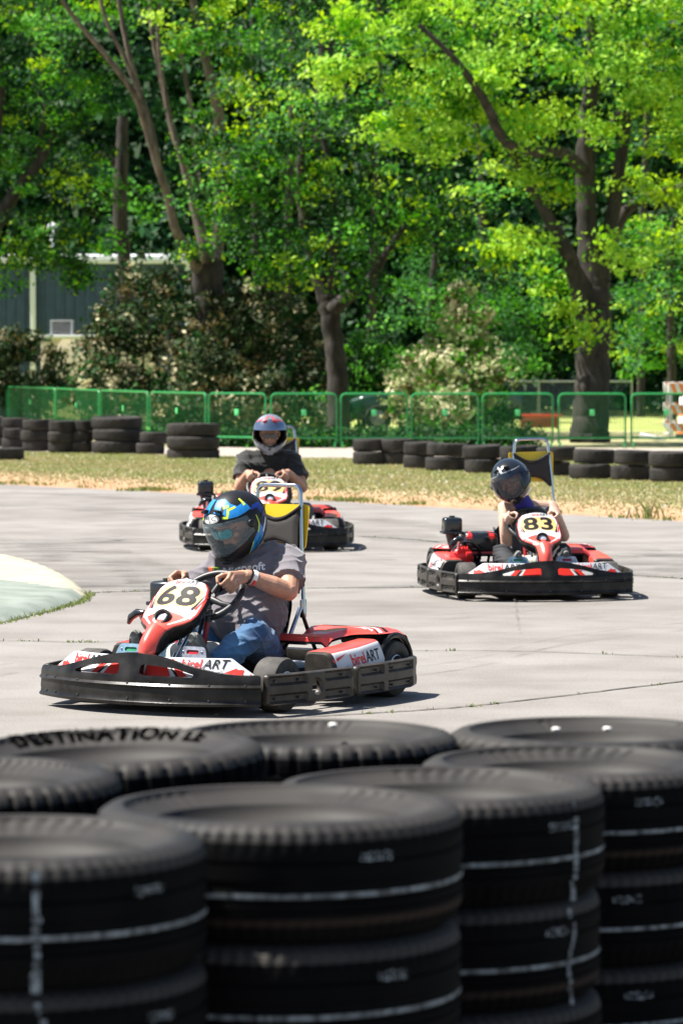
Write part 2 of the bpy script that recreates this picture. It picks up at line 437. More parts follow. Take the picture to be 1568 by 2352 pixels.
def build_kart():
    root = empty('go_kart')
    # --- front bumper with hump and two openings
    def top(u): return 0.194 + 0.092 * (0.5 + 0.5 * math.cos(math.pi * min(1, abs(u) / 0.57)))
    us = [(-0.61 + 1.22 * k / 60) for k in range(61)]
    ol = [(u, 0.046 + 0.006 * abs(u / .61)) for u in us] + [(u, top(u)) for u in reversed(us)]
    ol = rpoly(ol[:1] + ol[1:60] + ol[60:62] + ol[62:], 0.012, 2)
    holes = []
    for s in (-1, 1):
        h = [(0.058, 0.184), (0.325, 0.184), (0.33, 0.195), (0.24, 0.222), (0.075, 0.236), (0.058, 0.230)]
        holes.append(rpoly([(s * a, b) for a, b in h], 0.018, 3))
    def fb(u, z, side, ed):
        p, n = bump_path(u); rid = 0.0
        for zc, w, a in ((0.060, 0.010, 0.012), (0.140, 0.006, 0.011), (0.098, 0.02, 0.003)):
            rid += a * math.exp(-((z - zc) / w) ** 2)
        off = (rid + 0.018 - max(0, z - 0.17) * 0.35) if side == 0 else -0.018 - max(0, z - 0.17) * 0.35
        return p + n * off + Vector((0, 0, z))
    mb = MB(); mb.sheet(ol, holes, fb, K_BLK, step=0.011)
    for u in (-0.55, -0.47, -0.30, 0.0, 0.22, 0.40, 0.55):
        for z in (0.078, 0.148):
            p, n = bump_path(u); mb.ball(p + n * 0.021 + Vector((0, 0, z)), 0.0065, K_BOLT, seg=8)
    fbum = mb.build('front_bumper', root)
    # --- side bumpers: two plates each side, a round hole in the front one, the rear one wraps the corner
    for sx in (1, -1):
        for (s0, s1, hx, name) in ((0.004, 0.395, 0.235, 'side_bumper'), (0.405, 0.995, 0.86, 'side_bumper')):
            ol = rrect(s0 * SIDE_LEN, 0.052, s1 * SIDE_LEN, 0.196, 0.02)
            hc = hx * SIDE_LEN; rr = 0.026 if hx < .4 else 0.02
            holes = [[(hc + rr * math.cos(q * math.pi / 8) * (1.0 if hx < .4 else 1.6), 0.122 + 0.033 * math.sin(q * math.pi / 8)) for q in range(16)]]
            pans = []
            if s0 < .1: pans = [(0.02, 0.19, 0.148, 0.180), (0.02, 0.19, 0.066, 0.098), (0.27, 0.375, 0.148, 0.180), (0.27, 0.375, 0.066, 0.098)]
            else: pans = [(0.42, 0.53, 0.148, 0.180), (0.42, 0.53, 0.066, 0.098), (0.56, 0.76, 0.148, 0.180), (0.56, 0.76, 0.066, 0.098)]
            def fs(u, z, side, ed, sx=sx, pans=pans):
                s = min(1, max(0, u / SIDE_LEN)); p, n = side_path(s, sx); off = 0.016 + rounded_off(ed, 0.012)
                for a, b, c, d in pans:
                    q = min(s - a, b - s) * SIDE_LEN; r = min(z - c, d - z)
                    if q > -0.004 and r > -0.004: off -= 0.015 * smooth01((min(q, r) + 0.004) / 0.006)
                if s > .93 and abs(((z - .05) / .05) % 1 - .5) < .12: off -= .01
                return p + n * (off if side == 0 else -0.012) + Vector((0, 0, z))
            mb = MB(); ol2 = ol if sx > 0 else ol
            mb.sheet(ol2, holes, fs, K_GRY, step=0.012)
            if sx < 0: mb.F = [f[::-1] for f in mb.F]
            for a, b, c, d in pans:
                for s in ([a + .03, b - .03] if b - a > .12 else [(a + b) / 2 + .02]):
                    p, n = side_path(s, sx); mb.ball(p + n * 0.009 + Vector((0, 0, (c + d) / 2)), 0.008, K_BOLT, seg=8)
            mb.build(name, root)
    mb = MB(); mb.box((0, 0.835, 0.135), (1.0, 0.06, 0.13), K_BLK, 0.02); mb.build('rear_bumper', root)
    # --- white and red fairing between bumper and nose
    ol = rpoly([(-0.585, 0.150), (0.585, 0.150), (0.60, 0.180), (0.485, 0.264), (-0.485, 0.264), (-0.60, 0.175)], 0.01)
    def ff(u, z, side, ed):
        p, n = bump_path(u, 0.030 + max(0, z - 0.15) * 0.55); return p + Vector((0, 0, z)) - n * (0.0 if side == 0 else 0.02)
    mb = MB(); mb.sheet(ol, [], ff, K_WHT, step=0.03); fair = mb.build('front_fairing', root)
    fb_ = mb.bvh(); items = []
    for s in (-1, 1):
        items.append(polymesh([[(s * .60, .178), (s * .51, .245), (s * .47, .20), (s * .54, .166)][::s], [(s * .585, .16), (s * .33, .155), (s * .50, .232)][::s]]) + (K_SRED,))
        items.append(polymesh([slash(s * .56, .168, s * .47, .196, .014), slash(s * .50, .165, s * .40, .178, .01)]) + (K_WHT,))
        items.append(polymesh([slash(s * .31, .168, s * .44, .215, .014), slash(s * .24, .17, s * .17, .225, .02)]) + (K_SBLK,))
        items.append(polymesh([[(s * .05, .165), (s * .05, .255), (s * .135, .255), (s * .20, .165)][::s], slash(s * .26, .17, s * .17, .255, .028, .02)]) + (K_SRED,))
    mir = lambda it, dx: it
    items += brand_items(0.325, 0.237, 0.060) + brand_items(-0.31, 0.236, 0.062)
    decal(items, (0, -0.60, 0), (1, 0, 0), (0, 0, 1), fb_, 'sticker', fair, cut=0.03)
    mb = MB()
    mb.sheet([(-.56, .60), (.56, .60), (.58, .56), (.34, .30), (-.34, .30), (-.58, .56)], [], lambda u, v, s, e: Vector((u, -v, 0.16 - (0 if s == 0 else .01))), K_BLK, step=.1)
    mb.build('tray', root)
    # --- nose cone
    CL = spline([(0, -.625, .255), (0, -.605, .315), (0, -.540, .375), (0, -.450, .425), (0, -.352, .502), (0, -.270, .592)], 60)
    WT = [(0, .026), (.03, .042), (.10, .053), (.30, .056), (.40, .062), (.47, .085), (.52, .120), (.58, .152), (.66, .168), (.82, .167), (.91, .150), (.965, .12), (1, .07)]
    DT = [(0, .03), (.1, .06), (.3, .085), (.6, .085), (1, .06)]
    def nose(u, v):
        c = CL[int(round(v * 60))] if abs(v * 60 - round(v * 60)) < 1e-6 else CL[min(59, int(v * 60))].lerp(CL[min(60, int(v * 60) + 1)], v * 60 % 1)
        i = int(min(59, v * 60)); t = (CL[min(60, i + 1)] - CL[i]).normalized(); nrm = Vector((0, t.z * -1, t.y)); nrm = nrm if nrm.y < 0 else -nrm
        w = lerpt(WT, v); dp = lerpt(DT, v)
        if u < 0.72:                                  # front
            s = (u / 0.72) * 2 - 1; a = abs(s)
            bulge = 0.028 * (1 - s * s) if v > .4 else 0.045 * (1 - s * s)
            edge = -0.02 * smooth01((a - .88) / .12)
            return c + Vector((s * w, 0, 0)) + nrm * (bulge + edge)
        s = 1 - 2 * (u - 0.72) / 0.28
        return c + Vector((s * w * .96, 0, 0)) - nrm * (dp * (1 - (abs(s) ** 6) * .75))
    def nm(u, v):
        if u > 0.72: return K_BLK
        s = abs(u / 0.72 * 2 - 1)
        if s > 0.93 or v > .985: return K_BLK
        if v > .615 + .025 * math.cos(s * 3.4) and s < .86: return K_WHT
        if .46 < v <= .64 and abs(s - (.66 + (v - .5) * .8)) < .05: return K_WHT
        return K_RED
    mb = MB(); mb.grid(nose, 100, 120, nm, closeu=True)
    mb.F.append(tuple(reversed(range(100)))); mb.M.append(mb.mi(K_BLK)); mb.S.append(True)
    o = 120 * 100; mb.F.append(tuple(range(o, o + 100))); mb.M.append(mb.mi(K_BLK)); mb.S.append(True)
    cone_ = mb.build('nose_cone', root)
    NB = mb.bvh(); root['_'] = 0
    mb = MB(); hc = CL[35] + Vector((0, -.028, .006)); T = Matrix.Translation(hc) @ Euler((R(55), 0, 0)).to_matrix().to_4x4()
    mb.lathe([(0.0, .018), (0.025, .014), (0.030, .026), (.041, .028), (.047, .012), (.047, -.03)], lambda i: K_LENS if i < 1 else K_BLK, 28, T)
    mb.build('headlight', cone_)
    mb = MB(); q = polymesh([[(.05 * math.cos(a * math.pi / 10), -.005 + .052 * math.sin(a * math.pi / 10)) for a in range(20)]])
    # --- pedals
    for s, sm, pm in ((-1, K_GRN, K_BLU), (1, K_RSL, K_BLU)):
        mb = MB(); T = Matrix.Translation((s * .175 , -.505, .262)) @ Euler((R(72), 0, 0)).to_matrix().to_4x4()
        ol = rpoly([(-.095, -.05), (.095, -.05), (.065, .045), (-.065, .045)], .02)
        slot = rrect(-.034, .008, .034, .028, .009)
        circ = [[(cx + .013 * math.cos(a * math.pi / 6), -.022 + .013 * math.sin(a * math.pi / 6)) for a in range(12)] for cx in (-.03, .03)]
        mb.sheet(ol, [slot] + circ, lambda u, v, sd, e, T=T: T @ Vector((u, v, 0.0 if sd == 0 else -.004)), K_STL if s > 0 else pm, step=.02)
        pd = mb.build('pedal', root)
        mb = MB(); mb.box((0, .018, -.012), (.075, .028, .012), sm, .003, T=T); 
        for dx in (-.052, .052): mb.ball((dx, .018, .002), .005, K_CHR, 8, T=T)
        mb.build('slot_plate', pd)
        mb = MB(); mb.tube([T @ Vector((0, -.05, -.01)), (s * .175, -.42, .09)], .008, K_STL); mb.build('pedal_arm', pd)
    # --- frame, floor
    mb = MB(); mb.box((0, -.12, .055), (.62, .98, .012), K_DARK, .004)
    for s in (-1, 1):
        mb.tube([(s * .20, -.62, .10), (s * .31, -.40, .075), (s * .31, .1, .075), (s * .27, .78, .10)], .015, K_DARK)
        mb.tube([(s * .31, -.38, .085), (s * .56, -.34, .10), (s * .58, .3, .10), (s * .3, .35, .08)], .013, K_DARK)
        mb.tube([(s * .25, -.31, .12), (s * .45, -.31, .13)], .02, K_DARK)
    mb.tube([(-.46, .645, .135), (.46, .645, .135)], .019, K_STL); mb.box((0, .45, .10), (.46, .5, .10), K_DARK, .03)
    mb.build('frame', root)
    # --- wheels
    def wheel(x, y, r, w, steer):
        T = Matrix.Translation((x, y, r)) @ Euler((0, 0, steer)).to_matrix().to_4x4() @ Euler((0, R(90 if x > 0 else -90), 0)).to_matrix().to_4x4()
        mb = MB(); h = w / 2
        pr = [(r * .50, -h * .85), (r * .62, -h), (r * .82, -h * 1.02), (r * .95, -h * .93), (r, -h * .72), (r, h * .72), (r * .95, h * .93), (r * .82, h * 1.02), (r * .62, h), (r * .50, h * .85)]
        mb.lathe(pr, K_RUB, 40); wo = mb.build('wheel', root, T)
        mb = MB(); mb.lathe([(r * .50, -h * .85), (r * .50, h * .9), (r * .46, h * .93), (r * .40, h * .5), (r * .25, h * .4), (r * .22, h * .75), (r * .14, h * .78), (0.0, h * .78)], K_RIM, 28); mb.build('rim', wo)
        return wo
    for s in (-1, 1): wheel(s * .515, -.305, .128, .13, 0)
    for s in (-1, 1): wheel(s * .53, .645, .138, .19, 0)
    # --- side pods
    for s in (-1, 1):
        secs = [(.0, .485, .645, .10, .250), (.025, .475, .66, .09, .262), (.25, .48, .672, .09, .277), (.45, .49, .66, .10, .295), (.47, .50, .65, .12, .288)]
        def pod(u, v, s=s):
            t = v * (len(secs) - 1); i = min(int(t), len(secs) - 2); f = t - i
            y, x0, x1, z0, z1 = [a + (b - a) * f for a, b in zip(secs[i], secs[i + 1])]
            a = 2 * math.pi * u; cx = (x0 + x1) / 2; cz = (z0 + z1) / 2; e = .28
            X = cx + (x1 - x0) / 2 * math.copysign(abs(math.cos(a)) ** e, math.cos(a)) - (.035 * (1 if math.sin(a) > 0 else 0) * abs(math.sin(a)) ** e if math.cos(a) > 0 else 0)
            Z = cz + (z1 - z0) / 2 * math.copysign(abs(math.sin(a)) ** e, math.sin(a)) 
            return Vector((s * X, y, Z))
        mb = MB()
        def pm(u, v):
            if v < .22: return K_GRY
            if .13 < u < .5: return K_RED
            return K_WHT if u <= .13 or u > .87 else K_BLK
        mb.grid(pod, 64, 40, pm, closeu=True)
        mb.F.append(tuple(reversed(range(64)))); mb.M.append(mb.mi(K_GRY)); mb.S.append(True)
        o = 40 * 64; mb.F.append(tuple(range(o, o + 64))); mb.M.append(mb.mi(K_BLK)); mb.S.append(True)
        if s < 0: mb.F = [f[::-1] for f in mb.F]
        po = mb.build('side_pod', root); pb = mb.bvh()
        w = 1 if s > 0 else -1
        it = [polymesh([slash(-.22, .042, -.10, .068, .016)]) + (K_SRED,),
              polymesh([slash(-.22, -.008, -.12, .012, .018)]) + (K_SBLK,)] if s > 0 else \
             [polymesh([slash(.22, .042, .10, .068, .016)]) + (K_SRED,), polymesh([slash(.22, -.008, .12, .012, .018)]) + (K_SBLK,)]
        it += brand_items(.04 if s > 0 else -.02, .028, .074)
        decal(it, (s * .6, .235, .188), (0, s, 0.06), (0, 0, 1), pb, 'sticker', po, cut=.03, off=.002)
    # --- rear fenders: flat red deck, sloped front, black arch lip over the wheel
    for s in (-1, 1):
        def fend(u, v, s=s):
            prof = [(.205, .29), (.21, .31), (.24, .326), (.30, .332), (.48, .340), (.66, .338), (.77, .318), (.815, .25)]
            t = v * (len(prof) - 1); i = min(int(t), len(prof) - 2); f = t - i
            y = prof[i][0] + (prof[i + 1][0] - prof[i][0]) * f; z = prof[i][1] + (prof[i + 1][1] - prof[i][1]) * f
            x = .20 + (.29 + .11 * smooth01((y - .43) / .10)) * u
            z -= .025 * smooth01((u - .86) / .14) + 0.05 * smooth01((.55 - u) / .12) * (1 - smooth01((v - .5) / .12)) * smooth01((v - .25) / .1) + .01 * smooth01((u - .45) / .1) * 0
            return Vector((s * x, y, z))
        mb = MB(); mb.grid(fend, 30, 40, K_RED)
        n0 = len(mb.V); mb.V += [(a, b, c - .012) for a, b, c in mb.V[:n0]]
        nf = len(mb.F); mb.F += [tuple(q + n0 for q in f[::-1]) for f in mb.F[:nf]]; mb.M += [mb.mi(K_BLK)] * nf; mb.S += [True] * nf
        fo = mb.build('rear_fender', root)
        fbv = BVHTree.FromPolygons(mb.V[:n0], mb.F[:nf])
        it = [polymesh([slash(-.05, -.24, .04, .02, .05, .0), slash(.0, -.24, .10, .0, .04, .0)]) + (K_WHT,), polymesh([slash(-.02, -.24, .02, -.12, .02, 0.0), slash(.07, -.24, .14, .06, .035, 0.0)]) + (K_SBLK,)]
        decal(it, (s * .40, .52, .3), (0, s, 0) if s > 0 else (0, -1, 0), (-s, 0, 0) if s > 0 else (1, 0, 0), fbv, 'sticker', fo, cut=.03, off=.002)
        mb = MB(); arc = []
        for k in range(15):
            a = R(-12 + 190 * k / 14); arc.append((s * .605, .645 - .165 * math.cos(a), .135 + .168 * math.sin(a)))
        mb.tube(arc, .014, K_BLK, seg=8)
        mb.build('arch_lip', fo)
    # --- seat
    def seatf(u, v):
        # u across, v from front edge over bottom to the top of the back
        P = [(-.02, .16), (.06, .11), (.16, .085), (.26, .09), (.33, .13), (.39, .22), (.43, .33), (.46, .44), (.47, .50)]
        t = v * (len(P) - 1); i = min(int(t), len(P) - 2); f = t - i
        y = P[i][0] + (P[i + 1][0] - P[i][0]) * f; z = P[i][1] + (P[i + 1][1] - P[i][1]) * f
        w = lerpt([(0, .14), (.3, .19), (.6, .21), (.85, .19), (1, .12)], v); s = u * 2 - 1
        side = abs(s) ** 3
        hz = lerpt([(0, .06), (.4, .13), (.6, .07), (1, .0)], v); hy = lerpt([(0, 0), (.45, -.04), (.65, -.16), (.85, -.12), (1, -.02)], v)
        return Vector((s * w, y + hy * side, z + hz * side))
    mb = MB(); mb.grid(seatf, 24, 32, K_SEAT); n0 = len(mb.V); nf = len(mb.F)
    mb.V += [(a * 1.04, b + .012, c - .01) for a, b, c in mb.V[:n0]]; mb.F += [tuple(q + n0 for q in f[::-1]) for f in mb.F[:nf]]; mb.M += mb.M[:nf]; mb.S += mb.S[:nf]
    mb.build('seat', root)
    mb = MB()
    for s in (-1, 1):
        mb.tube([(s * .215, .10, .10), (s * .20, .30, .27), (s * .175, .46, .43)], .011, K_CHR); mb.tube([(s * .20, .62, .14), (s * .19, .52, .30), (s * .17, .47, .43)], .010, K_DARK)
        mb.box((s * .165, .505, .425), (.012, .05, .09), K_STL, .004)
    mb.build('seat_strut', root)
    # --- headrest
    hr = MB(); P = [(.168, .505, .40), (.163, .51, .46), (.145, .522, .70), (.132, .54, .90)]
    for k in range(9):
        a = R(90 * k / 8); P.append((.083 + .042 * math.cos(a) , .548 + .004 * math.sin(a), .985 + .045 * math.sin(a)))
    P += [(-x, y, z) for x, y, z in reversed(P)]
    hr.tube(P, .0108, K_CHR, seg=14); hd = hr.build('headrest', root)
    def tp(u, v, off): return Vector((u, .522 + .028 * (v - .70) / .25 + off, v))
    mb = MB(); mb.sheet(rpoly([(-.158, .715), (.158, .715), (.168, .935), (-.168, .935)], .02), [], lambda u, v, s, e: tp(u, v, .010 if s == 0 else .020), K_PYEL, step=.03)
    mb.build('back_panel', hd)
    ol = [(-.135, .925), (-.10, .90), (-.05, .872), (0, .862), (.05, .872), (.10, .90), (.135, .925), (.125, .83), (.13, .72), (.142, .685), (.125, .68), (.07, .735), (0, .755), (-.07, .735), (-.125, .68), (-.142, .685), (-.13, .72), (-.125, .83)]
    mb = MB(); mb.sheet(ol, [], lambda u, v, s, e: tp(u, v, (-.016 - .012 * min(1, e / .02)) if s == 0 else .004), K_PAD, step=.012)
    pad = mb.build('pad', hd)
    mb = MB(); mb.tube([tp(a, b, -.020) for a, b in spline([(x, y) for x, y in ol[:7]], 24)] if False else [tp(v.x, v.y, -.020) for v in spline([Vector((x, y, 0)) for x, y in ol[:7]], 24)], .010, K_PADE, seg=8)
    mb.tube([tp(v.x, v.y, -.018) for v in spline([Vector((x, y, 0)) for x, y in ol[10:15]], 20)], .005, K_PADE, seg=8); mb.build('pad_edge', pad)
    # --- fuel tank, column, levers
    mb = MB(); mb.box((.0, -.20, .215), (.23, .26, .17), K_TANK, .055, seg=4); mb.box((-.03, -.20, .30), (.07, .1, .03), K_TANK, .012); tk = mb.build('fuel_tank', root)
    mb2 = decal([polymesh([slash(-.04, -.05, -.02, .06, .022), slash(.03, -.05, .0, .06, .012)]) + (K_SBLK,), polymesh([slash(.01, -.06, .035, .06, .03)]) + (K_SRED,)], (.12, -.2, .19), (0, 1, 0), (0, 0, 1), mb.bvh(), 'sticker', tk, cut=.03)
    mb = MB(); mb.tube([(0, -.50, .10), (0, -.14, .46)], .012, K_CHR); mb.tube([(-.05, -.42, .10), (-.03, -.20, .44)], .009, K_CHR); mb.tube([(.07, -.40, .10), (.04, -.20, .42)], .009, K_DARK)
    mb.box((0, -.15, .44), (.10, .05, .03), K_DARK, .008); mb.build('steering_column', root)
    for s in (-1, 1):
        mb = MB(); mb.tube([(s * .075, -.26, .26), (s * .075, -.22, .40)], .014, K_GRIP); mb.tube([(s * .075, -.22, .40), (s * .075, -.215, .425)], .017, K_DARK); mb.build('lever', root)
    # --- steering wheel (own origin so it can turn)
    T = Matrix.Translation((0, -.09, .51)) @ Euler((R(40), 0, 0)).to_matrix().to_4x4()
    mb = MB(); rim = []
    for k in range(40):
        a = 2 * math.pi * k / 40; f = 1 - .12 * max(0, -math.sin(a)) ** 6
        rim.append((.168 * math.cos(a), .168 * math.sin(a) * f, 0))
    mb.tube(rim, [.0165 if (k % 20) in range(1, 6) or True else .013 for k in range(40)], K_WHEEL, seg=12, closed=True)
    sw = mb.build('steering_wheel', root, T)
    mb = MB(); mb.lathe([(0, .0), (.03, 0), (.034, -.012), (.03, -.03), (0, -.03)], K_DARK, 20)
    for a in (200, 340, 90):
        a = R(a); mb.tube([(.02 * math.cos(a), .02 * math.sin(a), -.012), (.09 * math.cos(a), .09 * math.sin(a), -.014), (.165 * math.cos(a), .16 * math.sin(a), 0)], [.018, .014, .014], K_DARK)
    mb.build('spokes', sw)
    # --- engine on the viewer-left side
    mb = MB(); mb.box((-.44, .26, .17), (.20, .26, .16), K_ENGM, .02); mb.box((-.40, .22, .27), (.14, .16, .08), K_DARK, .02)
    for k in range(7): mb.box((-.36, .34, .13 + .025 * k), (.16, .14, .008), K_ENGM)
    mb.box((-.30, .40, .16), (.10, .12, .14), K_ENGM, .02); eng = mb.build('engine', root)
    mb = MB(); mb.box((-.51, .20, .505), (.135, .135, .115), K_EBLK, .022, seg=3); mb.box((-.51, .20, .452), (.155, .155, .02), K_EBLK, .006); mb.tube([(-.51, .2, .56), (-.51, .2, .575)], .022, K_EBLK); mb.tube([(-.51, .20, .45), (-.49, .22, .34)], [.05, .04], K_DARK); mb.build('air_filter', eng)
    mb = MB(); T = Matrix.Translation((-.315, .17, .385))
    mb.box((0, 0, 0), (.26, .19, .15), K_EBLK, .045, seg=4, T=T); ft = mb.build('engine_tank', eng); tb = mb.bvh()
    for q in ([(-.110, -.02), (-.065, -.02), (-.075, .07), (-.110, .07)], [(.06, -.02), (.105, -.02), (.105, .07), (.05, .07)]):
        decal([polymesh([q]) + (K_ERED,)], (-.315, .23, .373 + .012), (1, 0, 0), (0, .3, 1), tb, 'sticker', ft, cut=.02)
    mb = MB(); mb.tube([(-.37, .10, .455), (-.26, .10, .455)], .008, K_CHR); mb.build('tank_bracket', ft)
    mb = MB(); T = Matrix.Translation((-.46, .06, .275)) @ Euler((R(90), 0, 0)).to_matrix().to_4x4()
    mb.lathe([(0, .05), (.05, .05), (.075, .035), (.085, .01), (.088, -.04)], K_ERED, 28, T)
    for k in range(12):
        a = k * math.pi / 6; mb.box((.062 * math.cos(a), .062 * math.sin(a), .045), (.03, .012, .02), K_ERED, .003, rot=(0, 0, a), T=T)
    for k in range(5): mb.box((-.50 + .018 * k, .02, .335), (.008, .03, .05), K_ERED, .002)
    mb.box((-.54, .05, .24), (.03, .05, .10), K_ERED, .008); mb.box((-.42, .0, .30), (.05, .03, .04), K_ERED, .01); mb.build('pull_starter', eng)
    mb = MB(); T = Matrix.Translation((-.43, .08, .29)) @ Euler((R(90), 0, 0)).to_matrix().to_4x4()
    mb.lathe([(.098, -.06), (.102, .0), (.112, .02), (.102, .04), (.094, .02)], K_EBLK, 32, T); mb.build('fan_shroud', eng)
    mb = MB(); mb.tube([(-.57, -.05, .365), (-.55, -.06, .395), (-.51, -.06, .42), (-.47, -.06, .42)], [.010, .018, .02, .014], K_EBLK); mb.tube([(-.50, -.05, .41), (-.50, .0, .34)], .012, K_CHR); mb.build('recoil_handle', eng)
    mb = MB(); mb.tube([(-.26, .30, .34), (-.21, .28, .36), (-.19, .24, .33), (-.19, .2, .15)], .016, K_CHR); mb.tube([(-.30, .36, .36), (-.2, .40, .37), (-.18, .6, .30)], .03, K_ENGM); mb.build('exhaust', eng)
    for ch in eng.children_recursive + [eng]:
        if ch.type == 'MESH': ch.data.transform(Matrix.Translation((0, .11, -.012)))
    return root, cone_, NB, sw, pad

KART, K_CONE, K_NB, K_SW, _pad = build_kart()
del KART['_']
def number_plate(cone_, digits, sheared=0.12):
    it = []
    # plate drawn in its own plane: u across, v up the slope; origin at the plate's centre
    yel = rpoly([(-.118, -.066), (-.035, -.076), (-.0, -.054), (.035, -.076), (.118, -.066), (.130, -.01), (.122, .042), (.09, .057), (-.09, .057), (-.122, .042), (-.130, -.01)], .012)
    it.append(polymesh([yel]) + (K_YEL,))
    V, F = textmesh(digits, .165, shear=0.0, bold=.0055, sx=1.30, spacing=1.08)
    V = [(x, y - .012) for x, y in V]
    it.append((V, F, K_DIG))
    it.append(polymesh([slash(s * .112, -.085, s * .143, .03, .014, 0) for s in (-1, 1)]) + (K_SBLK,))
    it.append(polymesh([slash(s * .128, -.08, s * .156, .04, .012, 0) for s in (-1, 1)]) + (K_SRED,))
    it += brand_items(.012, .078, .034)
    T = (0, -.340, .519)
    return decal(it, T, (1, 0, 0), (0, .63, .77), K_NB, 'number_plate', cone_, off=.001, cut=.012)
# ------------------------------------------------------------------ people
P_SHIRT = mat('grey_tshirt', (0.145, 0.132, 0.148), 0.85, var=0.10, vscale=6, sheen=0.3, bump=0.15, bscale=400)
P_SHIRTB = mat('black_tshirt', (0.004, 0.0048, 0.0045), 0.8, var=0.2, vscale=6, sheen=0.3)
P_VEST = mat('grey_vest', (0.10, 0.10, 0.11), 0.85, sheen=0.2); P_NECK = mat('blue_neck_cloth', (0.03, 0.03, 0.28), 0.8)
P_JEANS = mat('blue_denim', (0.02, 0.07, 0.17), 0.85, col2=(0.08, 0.20, 0.35), vscale=7, detail=10, bump=0.25, bscale=300, sheen=0.2)
P_GREYT = mat('grey_trousers', (0.12, 0.12, 0.13), 0.85, var=0.2, vscale=8); P_BLKT = mat('black_trousers', (0.022, 0.023, 0.028), 0.8, var=0.3, vscale=8)
P_SOLE = mat('shoe_sole', (0.09, 0.095, 0.09), 0.7, col2=(0.25, 0.26, 0.24), vscale=45, bump=0.8, bscale=60)
P_SHOE = mat('shoe_upper', (0.10, 0.095, 0.09), 0.7); P_HAIR = mat('beard_hair', (0.06, 0.035, 0.02), 0.9)
P_SKIN2 = mat('skin_light', (0.56, 0.35, 0.26), 0.5, var=0.08, vscale=25)
H_BLK = mat('helmet_matt_black', (0.009, 0.009, 0.010), 0.42, spec=.35); H_GBLK = mat('helmet_gloss_black', (0.008, 0.010, 0.012), 0.08, coat=1.0)
H_BLU = mat('helmet_blue', (0.012, 0.22, 0.60), 0.4, var=0.1, vscale=60); H_DBLU = mat('helmet_deep_blue', (0.008, 0.035, 0.28), 0.4)
H_LIM = mat('helmet_lime', (0.60, 0.80, 0.05), 0.4); H_WHT = mat('helmet_white', (0.8, 0.8, 0.8), 0.35)
H_GRY = mat('helmet_grey', (0.10, 0.12, 0.15), 0.2, col2=(0.34, 0.37, 0.42), vscale=11, coat=0.8); H_RED = mat('helmet_red', (0.62, 0.05, 0.05), 0.3)
H_IN = mat('helmet_lining', (0.015, 0.015, 0.016), 0.9); H_CHR = mat('helmet_sticker_silver', (0.85, 0.85, 0.82), 0.25, metal=0.3)
def visor_mat(name, tint, a):
    m = bpy.data.materials.new(name); m.use_nodes = True; N = m.node_tree.nodes; L = m.node_tree.links
    b = N['Principled BSDF']; b.inputs['Base Color'].default_value = (*tint, 1); b.inputs['Roughness'].default_value = 0.04; b.inputs['Coat Weight'].default_value = 1
    t = N.new('ShaderNodeBsdfTransparent'); t.inputs[0].default_value = (0.93, 0.92, 0.90, 1); mx = N.new('ShaderNodeMixShader'); fr = N.new('ShaderNodeLayerWeight'); fr.inputs[0].default_value = 0.35
    mr = N.new('ShaderNodeMapRange'); mr.inputs[3].default_value = a; mr.inputs[4].default_value = min(1, a + 0.55)
    L.new(fr.outputs['Fresnel'], mr.inputs[0]); L.new(mr.outputs[0], mx.inputs[0]); L.new(t.outputs[0], mx.inputs[1]); L.new(b.outputs[0], mx.inputs[2]); L.new(mx.outputs[0], N['Material Output'].inputs[0])
    return m
V_CLEAR = visor_mat('visor_clear', (0.42, 0.58, 0.66), 0.16); V_DARK = visor_mat('visor_blue', (0.02, 0.028, 0.055), 0.45)  # pale blue in the clear visor's colour imitates a reflection
G_LENS = mat('mirror_lens', (0.02, 0.50, 0.62), 0.2, metal=0.3, coat=1.0); G_DARK = mat('dark_lens', (.01, .01, .012), .08, coat=1.0); G_FR = mat('glasses_frame', (0.02, 0.02, 0.02), 0.4)
W_BAND = mat('paper_wristband', (0.85, 0.82, 0.8), 0.5); W_RED = mat('wristband_red', (0.7, 0.05, 0.04), 0.5); W_BEAD = mat('black_beads', (0.01, 0.01, 0.01), 0.3)
W_RING = mat('silver_ring', (0.6, 0.6, 0.6), 0.2, metal=1.0)

def hgrid(az, el, k=1.0):
    """helmet surface point in head space (front is -y), degrees"""
    a = R(az); e = R(el); f = math.cos(a)
    d = Vector((math.sin(a) * math.cos(e), -math.cos(a) * math.cos(e), math.sin(e)))
    r = 1 / math.sqrt((d.x / .131) ** 2 + (d.y / (.150 if d.y < 0 else .158)) ** 2 + (d.z / .150) ** 2)
    if f > 0: r += 0.030 * math.exp(-(az / 42) ** 2) * math.exp(-((el + 38) / 17) ** 2) - .006 * math.exp(-(az / 50) ** 2) * math.exp(-((el - 0) / 16) ** 2)
    r += 0.010 * math.exp(-((abs(az) - 180) / 50) ** 2) * math.exp(-((el - 15) / 25) ** 2)
    p = d * r * k
    lowest = -.150 + .035 * smooth01((abs(az) - 60) / 80)
    if p.z < lowest: p = p * (lowest / p.z)
    return p
def port(az, el):
    """inside the eye port"""
    a = abs(az)
    if a > 76: return False
    top = 27 - 10 * (a / 76) ** 2; bot = -24 + 12 * (a / 76) ** 2
    return bot < el < top
